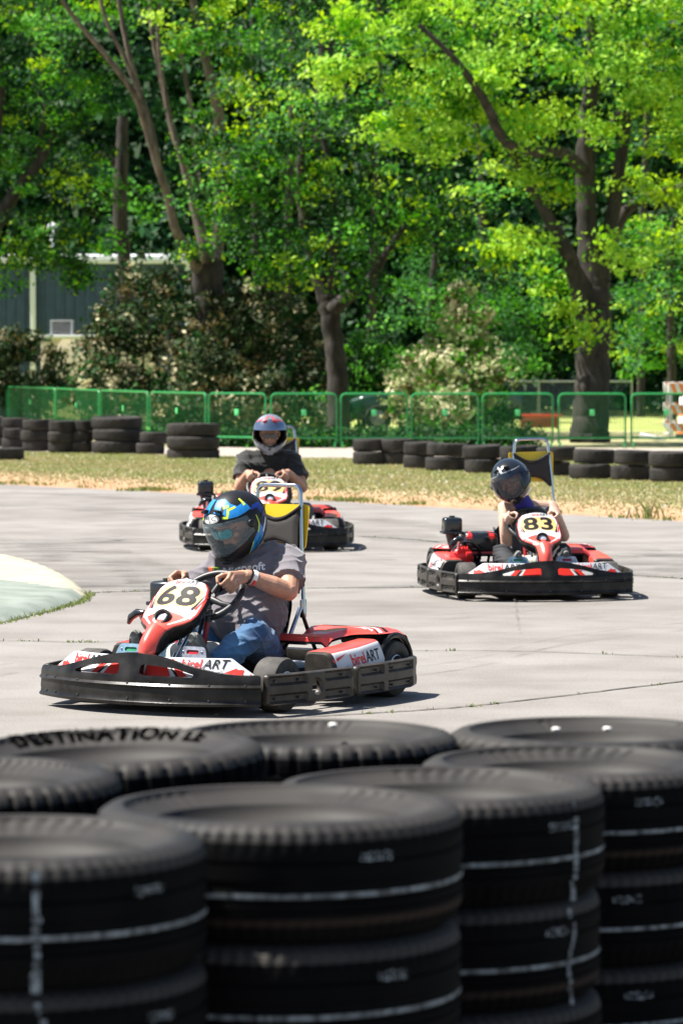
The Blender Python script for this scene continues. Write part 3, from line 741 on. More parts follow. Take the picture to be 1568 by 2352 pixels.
def build_helmet(parent, style, loc, yaw, pitch, roll=0.0, k=1.0):
    T = Matrix.Translation(loc) @ Euler((0, 0, R(yaw))).to_matrix().to_4x4() @ Euler((0, R(roll), 0)).to_matrix().to_4x4() @ Euler((R(pitch), 0, 0)).to_matrix().to_4x4() @ Matrix.Scale(k, 4)
    base = {'a': H_BLK, 'b': H_GRY, 'c': H_GBLK}[style]
    mb = MB(); NU, NV = 120, 70; V = []; idx = {}
    E = lambda j: -64 + (90 + 64) * j / NV
    for j in range(NV + 1):
        for i in range(NU): V.append(hgrid(-180 + 360 * i / NU, E(j)))
    F = []
    def cell(i, j): return port(-180 + 360 * (i % NU + .5) / NU, E(j + .5))
    for j in range(NV):
        for i in range(NU):
            if cell(i, j): continue
            i2 = (i + 1) % NU; F.append((j * NU + i, j * NU + i2, (j + 1) * NU + i2, (j + 1) * NU + i))
    n = len(V); full = [(j * NU + i, j * NU + (i + 1) % NU, (j + 1) * NU + (i + 1) % NU, (j + 1) * NU + i) for j in range(NV) for i in range(NU)]
    bv = BVHTree.FromPolygons(V, full)
    V2 = [v * .88 for v in V]
    cnt = set()
    for f in F:
        for a in range(4): cnt.add((f[a], f[(a + 1) % 4]))
    F2 = [tuple(q + n for q in f[::-1]) for f in F]; ring = [(b, a, a + n, b + n) for (a, b) in cnt if (b, a) not in cnt and (b // NU != NV)]
    ms = [base] * len(F) + [H_IN] * len(F2) + [H_IN] * len(ring)
    mb.add(V + V2, F + F2 + ring, ms, True)
    he = mb.build('helmet', parent, T)
    # visor
    vm = {'a': V_CLEAR, 'b': None, 'c': V_DARK}[style]
    mb = MB()
    if vm:
        def vis(u, v):
            az = -82 + 164 * u; a = abs(az) / 82; el = (-27 + 13 * a * a) + (58 - 21 * a * a) * v; return hgrid(az, el, 1.035 - .012 * a)
        mb.grid(vis, 60, 24, vm); mb.build('visor', he)
        mb = MB()
        mb.tube([vis(k / 40, 0) for k in range(41)], .0025, H_BLK, 6)
        for s in (0, 1): mb.ball(vis(s, .5) * .985, (.012, .02, .02), base, 16)
        mb.build('visor_pivot', he)
    else:
        def vis(u, v):
            az = -82 + 164 * u; a = abs(az) / 82; el = (24 - 6 * a * a) + (34 - 14 * a * a) * v; return hgrid(az, el, 1.06 - .015 * a)
        mb.grid(vis, 60, 20, mat('visor_raised', (0.25, 0.30, 0.38), 0.10, metal=.9, coat=1.0)); mb.build('visor', he)
    # vents
    mb = MB()
    for s in (-1, 1):
        p = hgrid(s * 22, 52); mb.box(p, (.035, .055, .012), H_BLK if style != 'b' else H_RED, .005, rot=(R(-40), R(s * 18), 0))
    p = hgrid(0, -40, 1.0); mb.box(p, (.05, .02, .022), H_BLK if style != 'b' else H_GRY, .006, rot=(R(25), 0, 0)); mb.box(hgrid(0, -27, 1.03), (.022, .012, .012), H_BLK, .003)
    mb.build('vent', he)
    def strip(pts, w0, w1):
        """band between two azimuth/elevation polylines -> surface patch"""
        return pts
    def patch(poly, m, name, off=1.006, parent=he):
        """poly in (az, el) degrees laid on the shell"""
        mb = MB(); mb.sheet(poly, [], lambda u, v, s, e: hgrid(u, v, off), m, step=3.0, back=False); return mb
    def multi(name, items):
        mb = MB(); lay = 0
        for poly, m in items:
            if sum(a[0] * b[1] - a[1] * b[0] for a, b in zip(poly, poly[1:] + poly[:1])) < 0: poly = poly[::-1]
            mb.sheet(poly, [], lambda u, v, s, e, l=lay: hgrid(u, v, 1.004 + .0012 * l), m, step=3.0, back=False); lay += 1
        return mb.build(name, he)
    if style == 'a':
        it = []
        for s in (1, -1):
            m = lambda P, s=s: [(s * a, b) for a, b in P]
            it += [(m([(34, 44), (44, 33), (62, 30), (102, 28), (104, 46), (78, 47), (66, 58), (62, 74), (24, 78), (42, 56)]), H_BLU),
                   (m([(98, 26), (112, 30), (135, 22), (128, -18), (112, -34), (104, -22), (118, 5), (116, 20)]), H_DBLU),
                   (m([(72, -30), (102, -8), (112, -30), (90, -54), (52, -61), (60, -48)]), H_BLU),
                   (m([(30, 36), (42, 33), (52, 46), (72, 46), (72, 50), (48, 51), (40, 38), (31, 40)]), H_LIM), (m([(8, 50), (26, 44), (34, 60), (22, 76), (6, 78)]), H_BLU),
                   (m([(92, 40), (100, 56), (106, 56), (100, 40)]), H_LIM),
                   (m([(70, -31), (73, -30), (61, -48), (53, -60), (50, -60)]), H_LIM),
                   (m([(88, -20), (98, -5), (101, 12), (103, 12), (101, -6), (91, -21)]), H_LIM),
                   (m([(78, -42), (84, -34), (78, -50), (73, -54)]), H_BLK), (m([(92, -32), (96, -26), (90, -42), (86, -47)]), H_BLK),
                   (m([(112, 2), (128, 10), (130, 6), (114, -3)]), H_BLK), (m([(112, -8), (124, -2), (124, -6), (112, -13)]), H_BLK),
                   (m([(104, -24), (126, -6), (128, -10), (106, -29)]), H_WHT)]
        multi('graphics', it)
        el = lambda a, b: [(a * math.cos(q * math.pi / 12), b * math.sin(q * math.pi / 12)) for q in range(24)]
        V, F = textmesh('HJC', .030, bold=.0006, sx=1.25, spacing=1.05)
        T3 = [polymesh([el(.046, .021)]) + (H_WHT,), polymesh([el(.0435, .0185)]) + (H_BLK,), polymesh([el(.041, .0165)]) + (H_WHT,), (V, F, H_BLK)]
        c = hgrid(0, 40); n = Vector((0, -.72, .69)); decal(T3, c, (1, 0, 0), (0, .69, .72), bv, 'emblem', he, off=.0016, cut=.01, maxd=.05)
        V, F = textmesh('i10', .022, bold=.001); decal([(V, F, H_LIM)], hgrid(48, 55), (.75, .5, .0), (-.3, .5, .8), bv, 'model_mark', he, off=.003, maxd=.04)
    elif style == 'b':
        it = []
        for s in (1, -1):
            m = lambda P, s=s: [(s * a, b) for a, b in P]
            it += [(m([(12, 80), (20, 62), (14, 44), (20, 44), (30, 60), (30, 80)]), H_RED), (m([(40, 66), (60, 56), (80, 50), (80, 42), (52, 50)]), H_RED), (m([(25, -48), (50, -38), (60, -50), (35, -56)]), H_RED),
                   (m([(84, 10), (110, 30), (140, 10), (120, -30)]), H_BLK)]
        multi('graphics', it)
    else:
        st = []
        for q in range(10):
            r = .038 if q % 2 == 0 else .016; a = math.pi / 2 + q * math.pi / 5; st.append((r * math.cos(a), r * math.sin(a)))
        c = hgrid(-14, 52); decal([polymesh([st]) + (H_CHR,)], c, (.95, -.1, .1), (.1, .75, .66), bv, 'star_sticker', he, off=.002, cut=.01, maxd=.05)
        multi('graphics', [([(-70, 36), (0, 43), (70, 36), (70, 34), (0, 41), (-70, 34)], H_GRY), ([(-40, -42), (-15, -46), (15, -46), (15, -50), (-40, -50)], H_RED)])
    return he, T

def hand_on_rim(mb, G, Tn, out, drv, elbow, side, m, k=1.0):
    """closed hand round the rim: G point on rim, Tn rim tangent (towards the index finger), out radially outwards, drv normal towards the driver"""
    rad = 0.0092 * k; fl = [1.0, 1.06, 1.0, .84]
    for i in range(4):
        o = G + Tn * ((1.5 - i) * .0205 * k); L = fl[i] * k
        mcp = o + out * .026 * L + drv * .040 * L; pip = o + out * .040 * L - drv * .004; dip = o + out * .012 - drv * .026 * L; tip = o - out * .014 - drv * .018
        for a, b, ra, rb in ((mcp, pip, rad * 1.12, rad * 1.04), (pip, dip, rad * 1.04, rad * .95), (dip, tip, rad * .95, rad * .82)): cone(mb, a, b, ra, rb, m, seg=10)
    wrist = G + out * .012 + drv * .082 + (elbow - G).normalized() * .045 - Tn * .018
    for i in range(4):
        o = G + Tn * ((1.5 - i) * .0205 * k); mcp = o + out * .026 * fl[i] * k + drv * .040 * fl[i] * k
        w = wrist + Tn * ((1.5 - i) * .010); cone(mb, mcp, w, rad * 1.25, rad * 1.7, m, seg=10)
    tb = wrist + Tn * .026 - out * .012; t1 = G + Tn * .045 * k + drv * .032 - out * .014; t2 = G + Tn * .058 * k - out * .026 + drv * .010; t3 = G + Tn * .045 * k - out * .024 - drv * .012
    cone(mb, tb, t1, .0165 * k, .0125 * k, m, seg=10); cone(mb, t1, t2, .012 * k, .0105 * k, m, seg=10); cone(mb, t2, t3, .0105 * k, .0085 * k, m, seg=10)
    return wrist

def build_driver(kart, spec):
    """spec holds joint positions in kart space"""
    k = spec.get('k', 1.0); root = empty('person'); root.matrix_world = kart.matrix_world.copy() if False else Matrix()
    sk = spec['skin']; J = spec; sh = {1: Vector(J['shL']), -1: Vector(J['shR'])}; el = {1: Vector(J['elL']), -1: Vector(J['elR'])}
    hipc = Vector(J['pelvis']); neck = Vector(J['neck']); head = Vector(J['head'])
    wc = Vector((0, -.09, .51)); ex = Vector((1, 0, 0)); eu = Vector((0, math.cos(R(40)), math.sin(R(40)))) * -1; eu = Vector((0, -math.cos(R(50)), math.sin(R(50))))
    nn = Vector((0, math.sin(R(50)), math.cos(R(50))))
    mb = MB()
    wr = {}
    for s in (1, -1):
        a = R(J['aL'] if s > 0 else J['aR']); out = ex * math.cos(a) + eu * math.sin(a); G = wc + out * .168; Tn = (-ex * math.sin(a) + eu * math.cos(a)) * s
        G = G * 1.0
        wr[s] = hand_on_rim(mb, G, Tn, out, nn, el[s], s, sk, J.get('hk', 1.0))
        f = J.get('arm', 1.0); mid = wr[s].lerp(el[s], .62)
        cone(mb, wr[s], mid, .029 * f, .043 * f, sk); cone(mb, mid, el[s], .043 * f, .040 * f, sk); cone(mb, el[s], sh[s], .044 * f, .055 * f, sk)
    chest = (sh[1] + sh[-1]) / 2 + Vector((0, 0, -.10))
    for s in (1, -1): cone(mb, sh[s], (sh[1] + sh[-1]) / 2 + Vector((0, 0, .01)), .05 * k, .06 * k, sk)
    cone(mb, chest, hipc, .11 * k, .12 * k, sk); cone(mb, chest, neck, .09 * k, .06 * k, sk); cone(mb, neck, head - (head - neck) * .25, .057 * k, .06 * k, sk)
    # legs under the clothes, one body
    for s in (1, -1):
        kn = Vector(J['knL'] if s > 0 else J['knR']); an = Vector(J['anL'] if s > 0 else J['anR']); h = hipc + Vector((s * .10, 0, 0))
        cone(mb, h, kn, .06 * k, .045 * k, sk); cone(mb, kn, an, .042 * k, .03 * k, sk)
    HT = Matrix.Translation(head) @ Euler((0, 0, R(J['yaw']))).to_matrix().to_4x4() @ Euler((0, R(J.get('roll', 0)), 0)).to_matrix().to_4x4() @ Euler((R(J['pitch']), 0, 0)).to_matrix().to_4x4()
    hk = J.get('headk', 1.0)
    hb = lambda c, r: mb.ball(c, r, sk, 20, T=HT @ Matrix.Scale(hk, 4))
    hb((0, .01, .02), (.076, .096, .105)); hb((0, -.035, -.055), (.058, .058, .060)); hb((0, -.095, .0), (.013, .018, .024)); hb((0, -.105, -.014), (.016, .015, .011)); hb((0, -.088, -.045), (.026, .012, .007)); hb((0, -.080, -.082), (.026, .02, .018))
    hb((0, -.078, .034), (.055, .02, .010))
    for s in (-1, 1): hb((s * .048, -.062, -.018), (.024, .026, .02)); hb((s * .078, .005, .0), (.010, .02, .03)); hb((s * .032, -.081, .010), (.014, .010, .009))
    body = remesh(mb, 'body', .0042, 2, sk, root)
    EW = mat('eye_white', (0.75, 0.73, 0.7), 0.3); EI = mat('eye_iris', (0.05, 0.03, 0.02), 0.2)
    for s in (-1, 1):
        mb = MB(); mb.ball((s * .032, -.079, .012), (.0145, .0125, .0085), EW, 12); mb.ball((s * .032, -.089, .011), (.006, .004, .006), EI, 10); mb.build('eye', body, HT @ Matrix.Scale(hk, 4))
    # upper clothing
    def folds(seed, amp):
        rs = np.random.RandomState(seed); ks = rs.normal(size=(7, 3)) * np.array([9, 9, 26]) + 4; ph = rs.rand(7) * 6
        def f(co, no):
            w = co + .035 * np.sin(co[:, [1, 2, 0]] * 14 + 1.3)
            r = np.zeros(len(co))
            for q, p in zip(ks, ph): 
                x = np.sin(w @ q + p); r += np.sign(x) * 0 + (1 - np.abs(x)) ** 3 - .25
            return r * amp
        return f
    mb = MB(); c1 = spec['top_m']; f = J.get('bulk', 1.0)
    mid = chest.lerp(hipc, .5) + Vector(J.get('belly', (0, -.04, 0)))
    for s in (1, -1):
        sleeve = J.get('sleeve', .75)
        if sleeve > 0:
            e = sh[s].lerp(el[s], sleeve); d = (el[s] - sh[s]).normalized()
            mb.tube([sh[s] - d * .02, sh[s], sh[s].lerp(e, .5), e], [.055 * f, .078 * f, .080 * f, .084 * f], c1, seg=20)
            mb.ball(sh[s], .072 * f, c1, 16)
        mb.tube([sh[s], chest + Vector((s * .06, 0, .02))], [.066 * f if sleeve > 0 else .04, .10 * f], c1, seg=16)
        mb.ball(chest + Vector((s * .08 * f, .0, .03)), (.115 * f, .115 * f, .12 * f), c1, 18)
        mb.ball(mid + Vector((s * .06 * f, 0, 0)), (.135 * f, .15 * f, .15 * f), c1, 18)
        mb.ball(hipc + Vector((s * .08, 0, .07)), (.125 * f, .145 * f, .12), c1, 18)
    sh_mid = (sh[1] + sh[-1]) / 2
    mb.tube([neck - (neck - chest).normalized() * .10, neck - (neck - chest).normalized() * .005], [.11 * f, .074], c1, seg=18)
    if J.get('sleeve', .75) > 0:
        for s in (1, -1): mb.tube([sh[s] + Vector((0, 0, .012)), neck + Vector((s * .03, .0, -.045))], [.062 * f, .066 * f], c1, seg=16)
        mb.ball(sh_mid + Vector((0, -.035, -.03)), (.12 * f, .085 * f, .085 * f), c1, 18)
    top = remesh(mb, 'tshirt' if J.get('sleeve', .75) > 0 else 'vest', .0065, 4, c1, root, folds(J['seed'], J.get('fold', .0045)))
    # trousers and shoes
    mb = MB(); tm = spec['leg_m']
    for s in (1, -1):
        kn = Vector(J['knL'] if s > 0 else J['knR']); an = Vector(J['anL'] if s > 0 else J['anR']); h = hipc + Vector((s * .10, 0, -.01))
        g = J.get('legk', 1.0)
        mb.tube([h, h.lerp(kn, .5), kn], [.105 * g, .098 * g, .076 * g], tm, seg=20); mb.ball(kn, .077 * g, tm, 16); mb.ball(h, .105 * g, tm, 16)
        mb.tube([kn, kn.lerp(an, .4), an], [.076 * g, .072 * g, .062 * g], tm, seg=20)
    mb.ball(hipc, (.17, .14, .11), tm, 16)
    remesh(mb, J.get('legname', 'trousers'), .0065, 4, tm, root, folds(J['seed'] + 5, .005))
    for s in (1, -1):
        an = Vector(J['anL'] if s > 0 else J['anR']); to = Vector(J['toL'] if s > 0 else J['toR']); d = (to - an).normalized()
        mb = MB(); ax = d.cross(Vector((1, 0, 0))).normalized(); hl = an - ax * .0
        n = Vector((0, -d.z, d.y)); n = n if n.y < 0 else -n      # the way the sole faces
        M3 = Matrix((Vector((1, 0, 0)), d, -n)).transposed().to_4x4(); T = Matrix.Translation(an) @ M3
        ol = [(.036 * math.cos(q * math.pi / 14) * (1.12 if math.sin(q * math.pi / 14) > 0 else .9), .085 + .135 * math.sin(q * math.pi / 14)) for q in range(28)]
        mb.sheet(ol, [], lambda u, v, sd, e: T @ Vector((u, v, (-.058 if sd == 0 else -.034) + (0 if e > .012 else .006 * (1 if sd == 0 else 0)))), P_SOLE, step=.012)
        mb.F = [f_[::-1] for f_ in mb.F]
        sole = mb; so = sole.build('shoe', root)
        mb = MB(); mb.tube([T @ Vector((0, -.02, -.02)), T @ Vector((0, .03, -.012)), T @ Vector((0, .10, -.015)), T @ Vector((0, .17, -.022)), T @ Vector((0, .205, -.03))], [.036, .042, .038, .034, .02], P_SHOE, seg=16); mb.build('shoe_upper', so)
    he, _ = build_helmet(root, J['style'], head + Vector(J.get('hoff', (0, 0, 0.0))), J['yaw'], J['pitch'], J.get('roll', 0), J.get('helk', 1.0))
    if J.get('glasses'):
        mb = MB()
        for q in (-1, 1):
            ol = rrect(-.032, -.024, .032, .021, .012)
            mb.sheet(ol, [], lambda u, v, sd, e, q=q: HT @ (Vector((q * .034 + u, -.108 + .010 * (u / .028) * q - (0 if sd == 0 else -.004) - .004 * (1 - (u / .032) ** 2), .010 + v + .0)) * hk), G_LENS if J['style'] == 'a' else G_DARK, step=.01)
        gl = mb.build('sunglasses', root)
        mb = MB(); mb.tube([HT @ (Vector(p) * hk) for p in ((-.075, -.06, .018), (-.064, -.094, .020), (-.03, -.113, .028), (0, -.116, .024), (.03, -.113, .028), (.064, -.094, .020), (.075, -.06, .018))], .0028, G_FR, 8); mb.build('frame', gl)
    if J.get('beard'):
        mb = MB(); mb.ball((0, -.082, -.075), (.036, .030, .030), P_HAIR, 16, T=HT @ Matrix.Scale(hk, 4)); mb.ball((0, -.06, -.085), (.05, .045, .028), P_HAIR, 16, T=HT @ Matrix.Scale(hk, 4))
        mb.build('beard', root)
    mb = MB(); p = neck.lerp(head, .45)
    mb.tube([p + Vector((.085, -.02, .02)), p + Vector((.05, -.07, -.035)), p + Vector((-.05, -.07, -.035)), p + Vector((-.085, -.02, .02))], .007, H_IN, 8); mb.build('chin_strap', he) if False else None
    return root, body, top, HT, wr, he
def attach(root, kart):
    """stand the person in the kart without parenting it"""
    root.location = kart.location; root.rotation_euler = kart.rotation_euler; root.scale = kart.scale


SPEC68 = dict(skin=DUM, top_m=P_SHIRT, leg_m=P_JEANS, legname='jeans', style='a', seed=3, pelvis=(.01, .24, .22), shL=(.20, .325, .685), shR=(-.12, .20, .64), elL=(.315, .125, .535), elR=(-.25, .05, .485),
    neck=(.03, .26, .735), head=(-.015, .165, .850), yaw=-14, pitch=30, roll=-4, aL=30, aR=152, knL=(.25, -.08, .345), knR=(-.24, -.10, .33), anL=(.175, -.37, .18), anR=(-.18, -.37, .18),
    toL=(.17, -.415, .29), toR=(-.17, -.415, .29), bulk=1.04, belly=(.01, -.05, 0), arm=1.08, sleeve=.74, fold=.0085, helk=1.08, headk=1.04, glasses=True, beard=True)
SPEC83 = dict(skin=P_SKIN2, top_m=P_VEST, leg_m=P_BLKT, style='c', seed=8, pelvis=(.04, .22, .20), shL=(.215, .27, .62), shR=(-.14, .21, .62), elL=(.27, .07, .42), elR=(-.155, .06, .375),
    neck=(.0, .20, .64), head=(-.115, .10, .825), yaw=-24, pitch=20, roll=-24, aL=22, aR=160, knL=(.22, -.10, .315), knR=(-.22, -.10, .31), anL=(.17, -.37, .16), anR=(-.17, -.37, .16),
    toL=(.17, -.415, .26), toR=(-.17, -.415, .26), bulk=.80, belly=(.0, -.02, 0), arm=.96, sleeve=0, fold=.004, helk=1.09, headk=.98, k=.88, legk=.92, hk=.92)
SPEC89 = dict(skin=DUM, top_m=P_SHIRTB, leg_m=P_GREYT, style='b', seed=12, pelvis=(.01, .24, .25), shL=(.215, .27, .745), shR=(-.165, .27, .745), elL=(.30, .12, .505), elR=(-.225, .12, .505),
    neck=(.01, .24, .80), head=(.03, .17, .955), yaw=-3, pitch=14, roll=0, aL=42, aR=140, knL=(.32, -.05, .31), knR=(-.30, -.05, .31), anL=(.20, -.36, .17), anR=(-.20, -.36, .17),
    toL=(.18, -.41, .27), toR=(-.18, -.41, .27), bulk=1.06, belly=(.0, -.05, 0), arm=1.12, sleeve=.72, fold=.006, helk=1.12, glasses=True)

def place(o, x, y, rz, sc=1.0):
    o.location = (x, y, 0); o.rotation_euler = (0, 0, R(rz)); o.scale = (sc,) * 3
KART83 = copy_tree(KART); KART89 = copy_tree(KART)
def cone_of(k): return [c for c in k.children if c.name.startswith('nose_cone')][0]
number_plate(K_CONE, '68'); number_plate(cone_of(KART83), '83'); number_plate(cone_of(KART89), '89')
place(KART, -.59, 17.2, -31); place(KART83, 1.325, 25.2, 8, .98); place(KART89, -.66, 31.75, 3.5, 1.06)
for c in KART83.children:
    if c.name.startswith('headrest'): c.location = (.145, 0, .085); c.rotation_euler = (0, R(-1.5), 0)
for c in KART89.children:
    if c.name.startswith('headrest'): c.location = (.13, 0, -.02)
tag(KART, 'nearest red and black racing kart with number 68 on its nose', 'go-kart', 'racing karts on the track')
tag(KART83, 'red and black racing kart numbered 83 with its engine in view, on the right', 'go-kart', 'racing karts on the track')
tag(KART89, 'farthest red and black racing kart numbered 89, behind the nearest driver', 'go-kart', 'racing karts on the track')
DRV = {}
for key, spec, kart, lab in (('68', SPEC68, KART, 'driver in dark grey t-shirt, jeans and black and blue helmet leaning over the wheel'),
                             ('83', SPEC83, KART83, 'young driver with bare arms, grey vest and glossy black helmet with a star'),
                             ('89', SPEC89, KART89, 'driver in black t-shirt and grey and red helmet in the farthest kart')):
    d = build_driver(kart, spec); attach(d[0], kart); tag(d[0], lab, 'person', 'kart drivers'); DRV[key] = d
# extras on the nearest driver
root, body, top, HT, wr, he = DRV['68']
sb = obj_bvh(top)
V, F = textmesh('Microsoft', .058, bold=.0016, align='LEFT', sx=1.0)
sq = [polymesh([[(a, b), (a + .021, b), (a + .021, b + .021), (a, b + .021)]]) for a, b in ((-.058, .002), (-.034, .002), (-.058, -.022), (-.034, -.022))]
cm = [mat('logo_orange', (.75, .12, .03), .6), mat('logo_green', (.25, .45, .03), .6), mat('logo_blue', (.02, .25, .6), .6), mat('logo_yellow', (.8, .5, .03), .6)]
decal([(V, F, mat('print_white', (.75, .75, .75), .6))] + [(a, b, m) for (a, b), m in zip(sq, cm)], (-.060, .10, .625), (.93, .28, .11), (.05, .3, 1), sb, 'print', top, off=.003, cut=.015, maxd=.35)
e = Vector(SPEC68['elL']); w = wr[1]; d = (e - w).normalized()
def band(p, r, rr, m, name):
    a = d.cross(Vector((0, 0, 1))).normalized(); b = d.cross(a); mb = MB()
    return p, a, b, mb
p, a, b, mb = band(w, 0, 0, None, '')
c0 = w + d * .028; mb.tube([c0 + d * t for t in (-.011, -.010, .010, .011)], [.0365, .0375, .0385, .0375], W_BAND, 24); mb.build('wristband', root)
mb = MB(); c1 = w + d * .029; mb.sheet([(-.9, -.0085), (.5, -.0085), (.5, .0085), (-.9, .0085)], [], lambda u, v, s, ed: c1 + d * v + (a * math.cos(u + 1.2) + b * math.sin(u + 1.2)) * .0392, W_RED, step=.1, back=False); mb.build('wristband_print', root)
mb = MB()
for q in range(20):
    t = 2 * math.pi * q / 20; mb.ball(w + d * .008 + (a * math.cos(t) + b * math.sin(t)) * .035, .0058, W_BEAD, 8)
mb.build('bead_bracelet', root)
mb = MB(); n = Vector((0, math.sin(R(50)), math.cos(R(50)))); an = R(30); out = Vector((math.cos(an), 0, 0)) + Vector((0, -math.cos(R(50)), math.sin(R(50)))) * math.sin(an); Tn = -Vector((math.sin(an), 0, 0)) + Vector((0, -math.cos(R(50)), math.sin(R(50)))) * math.cos(an)
G = Vector((0, -.09, .51)) + out * .168; o_ = G + Tn * (-.5 * .0205); m1 = o_ + out * .026 + n * .040; m2 = o_ + out * .040 - n * .004; pr = m1.lerp(m2, .5); dd = (m2 - m1).normalized()
mb.tube([pr - dd * .003, pr + dd * .003], .0118, W_RING, 16); mb.build('ring', root)
# neck cloth of the young driver
root, body, top, HT, wr, he = DRV['83']; nk = Vector(SPEC83['neck']); hd = Vector(SPEC83['head'])
mb = MB(); mb.tube([nk + Vector((0, 0, -.035)), nk, nk.lerp(hd, .45), nk.lerp(hd, .62)], [.085, .068, .064, .066], P_NECK, 20)
mb.build('neck_cloth', root)
KS = [c for c in KART.children if c.name.startswith('steering_wheel')]
# ------------------------------------------------------------------ ground, track, verge
def flat(name, pts, z, m, kind='structure', sub=None):
    mb = MB()
    if sub: mb.sheet(pts, [], lambda u, v, s, e: Vector((u, v, z)), m, step=sub, back=False)
    else: mb.add([(x, y, z) for x, y in pts], [tuple(range(len(pts)))], m, False)
    return tag(mb.build(name), kind=kind)
def nodes(m): return m.node_tree.nodes, m.node_tree.links, m.node_tree.nodes['Principled BSDF']
def ramp(N, src, L, stops, interp='LINEAR'):
    r = N.new('ShaderNodeValToRGB'); L.new(src, r.inputs[0]); r.color_ramp.interpolation = interp
    e = r.color_ramp.elements
    e[0].position, e[0].color = stops[0][0], (*stops[0][1], 1); e[1].position, e[1].color = stops[-1][0], (*stops[-1][1], 1)
    for p, c in stops[1:-1]:
        q = e.new(p); q.color = (*c, 1)
    return r
def noise(N, L, src, scale, detail=5, mp=None):
    if mp:
        q = N.new('ShaderNodeMapping'); q.inputs['Scale'].default_value = mp[0]; q.inputs['Rotation'].default_value = mp[1]; L.new(src, q.inputs[0]); src = q.outputs[0]
    n = N.new('ShaderNodeTexNoise'); n.inputs['Scale'].default_value = scale; n.inputs['Detail'].default_value = detail; L.new(src, n.inputs['Vector']); return n.outputs[0]
def mixc(N, L, f, a, b, mode='MIX'):
    m = N.new('ShaderNodeMix'); m.data_type = 'RGBA'; m.blend_type = mode
    if isinstance(f, float): m.inputs[0].default_value = f
    else: L.new(f, m.inputs[0])
    for k, v in ((6, a), (7, b)):
        if isinstance(v, tuple): m.inputs[k].default_value = (*v, 1)
        else: L.new(v, m.inputs[k])
    return m.outputs[2]
# asphalt: pale worn surface, aggregate speckle, broad worn bands
A = mat('worn_asphalt', (0.3, 0.28, 0.26), 0.85); N, L, b = nodes(A)
tc = N.new('ShaderNodeTexCoord').outputs['Object']
big = ramp(N, noise(N, L, tc, .16, 5, ((1, 2.2, 1), (0, 0, .3))), L, [(.30, (.196, .182, .167)), (.50, (.230, .215, .199)), (.70, (.252, .238, .222))])
mid = ramp(N, noise(N, L, tc, 1.7, 8, ((1, 1, 1), (0, 0, 0))), L, [(.30, (.80, .78, .76)), (.58, (1.03, 1.03, 1.03))])
spk = ramp(N, noise(N, L, tc, 85, 3), L, [(.28, (.50, .47, .45)), (.45, (1, 1, 1)), (.62, (1, 1, 1)), (.78, (1.3, 1.28, 1.22))])
c = mixc(N, L, 1.0, big.outputs[0], mid.outputs[0], 'MULTIPLY'); c = mixc(N, L, 1.0, c, spk.outputs[0], 'MULTIPLY')
# faint long streaks along the driving direction
st = ramp(N, noise(N, L, tc, .8, 8, ((.25, 1.8, 1), (0, 0, -.25))), L, [(.38, (1, 1, 1)), (.66, (.80, .79, .78))])
c = mixc(N, L, .8, c, st.outputs[0], 'MULTIPLY'); L.new(c, b.inputs['Base Color'])
bp = N.new('ShaderNodeBump'); bp.inputs['Strength'].default_value = .5; bp.inputs['Distance'].default_value = .006; L.new(noise(N, L, tc, 110, 3), bp.inputs['Height']); L.new(bp.outputs[0], b.inputs['Normal'])
# edge line of the track
E0 = gp(0, 1112); E1 = gp(784, 1152); E2 = gp(1568, 1197)
edge = [(-60, 84), (-26, 69), (-11, 54.5), (E0.x, E0.y), ((E0.x + E1.x) / 2, (E0.y + E1.y) / 2 + .1), (E1.x, E1.y), (E2.x, E2.y), (8.5, 30.5), (16, 21), (30, 8), (45, -20)]
ed = Vector((E2.x - E0.x, E2.y - E0.y, 0)).normalized(); en = Vector((ed.y * -1, ed.x, 0)); en = en if en.y > 0 else -en
flat('race_track', edge[::-1] + [(-60, -20)][:0] + [(-60, 84), (-60, -20)][1:], 0.0, A)
# verge: straw, clover and orange dirt near the track
G = mat('verge_soil', (0.3, 0.3, 0.1), 0.95); N, L, b = nodes(G)
tc = N.new('ShaderNodeTexCoord').outputs['Object']
dp = N.new('ShaderNodeVectorMath'); dp.operation = 'DOT_PRODUCT'; dp.inputs[1].default_value = en; L.new(tc, dp.inputs[0])
d0 = en.dot(Vector((E1.x, E1.y, 0)))
mr = N.new('ShaderNodeMapRange'); mr.inputs[1].default_value = d0 - .5; mr.inputs[2].default_value = d0 + 14; L.new(dp.outputs['Value'], mr.inputs[0])
wob = N.new('ShaderNodeMath'); wob.operation = 'MULTIPLY_ADD'; wob.inputs[1].default_value = .20; L.new(noise(N, L, tc, .8, 5, ((1, .5, 1), (0, 0, 0))), wob.inputs[0]); L.new(mr.outputs[0], wob.inputs[2])
col = ramp(N, wob.outputs[0], L, [(.10, (.38, .20, .115)), (.22, (.42, .25, .145)), (.30, (.39, .28, .17)), (.42, (.30, .28, .14)), (.60, (.34, .30, .16)), (.80, (.38, .33, .20)), (1.0, (.30, .29, .15))])
v = ramp(N, noise(N, L, tc, 6, 6, ((1, .5, 1), (0, 0, 0))), L, [(.3, (.65, .68, .6)), (.7, (1.25, 1.2, 1.15))])
L.new(mixc(N, L, 1.0, col.outputs[0], v.outputs[0], 'MULTIPLY'), b.inputs['Base Color'])
verge = flat('grass_verge', edge[1:9] + [(30, 60), (30, 78), (-40, 110)], -0.012, G)
FIELD = mat('mown_field', (0.3, 0.36, 0.08), 0.95); N, L, b = nodes(FIELD); tc = N.new('ShaderNodeTexCoord').outputs['Object']
f1 = ramp(N, noise(N, L, tc, .35, 6), L, [(.3, (.26, .33, .07)), (.5, (.36, .40, .11)), (.7, (.47, .45, .20))]); f2 = ramp(N, noise(N, L, tc, 7, 5), L, [(.3, (.7, .75, .7)), (.7, (1.2, 1.2, 1.1))])
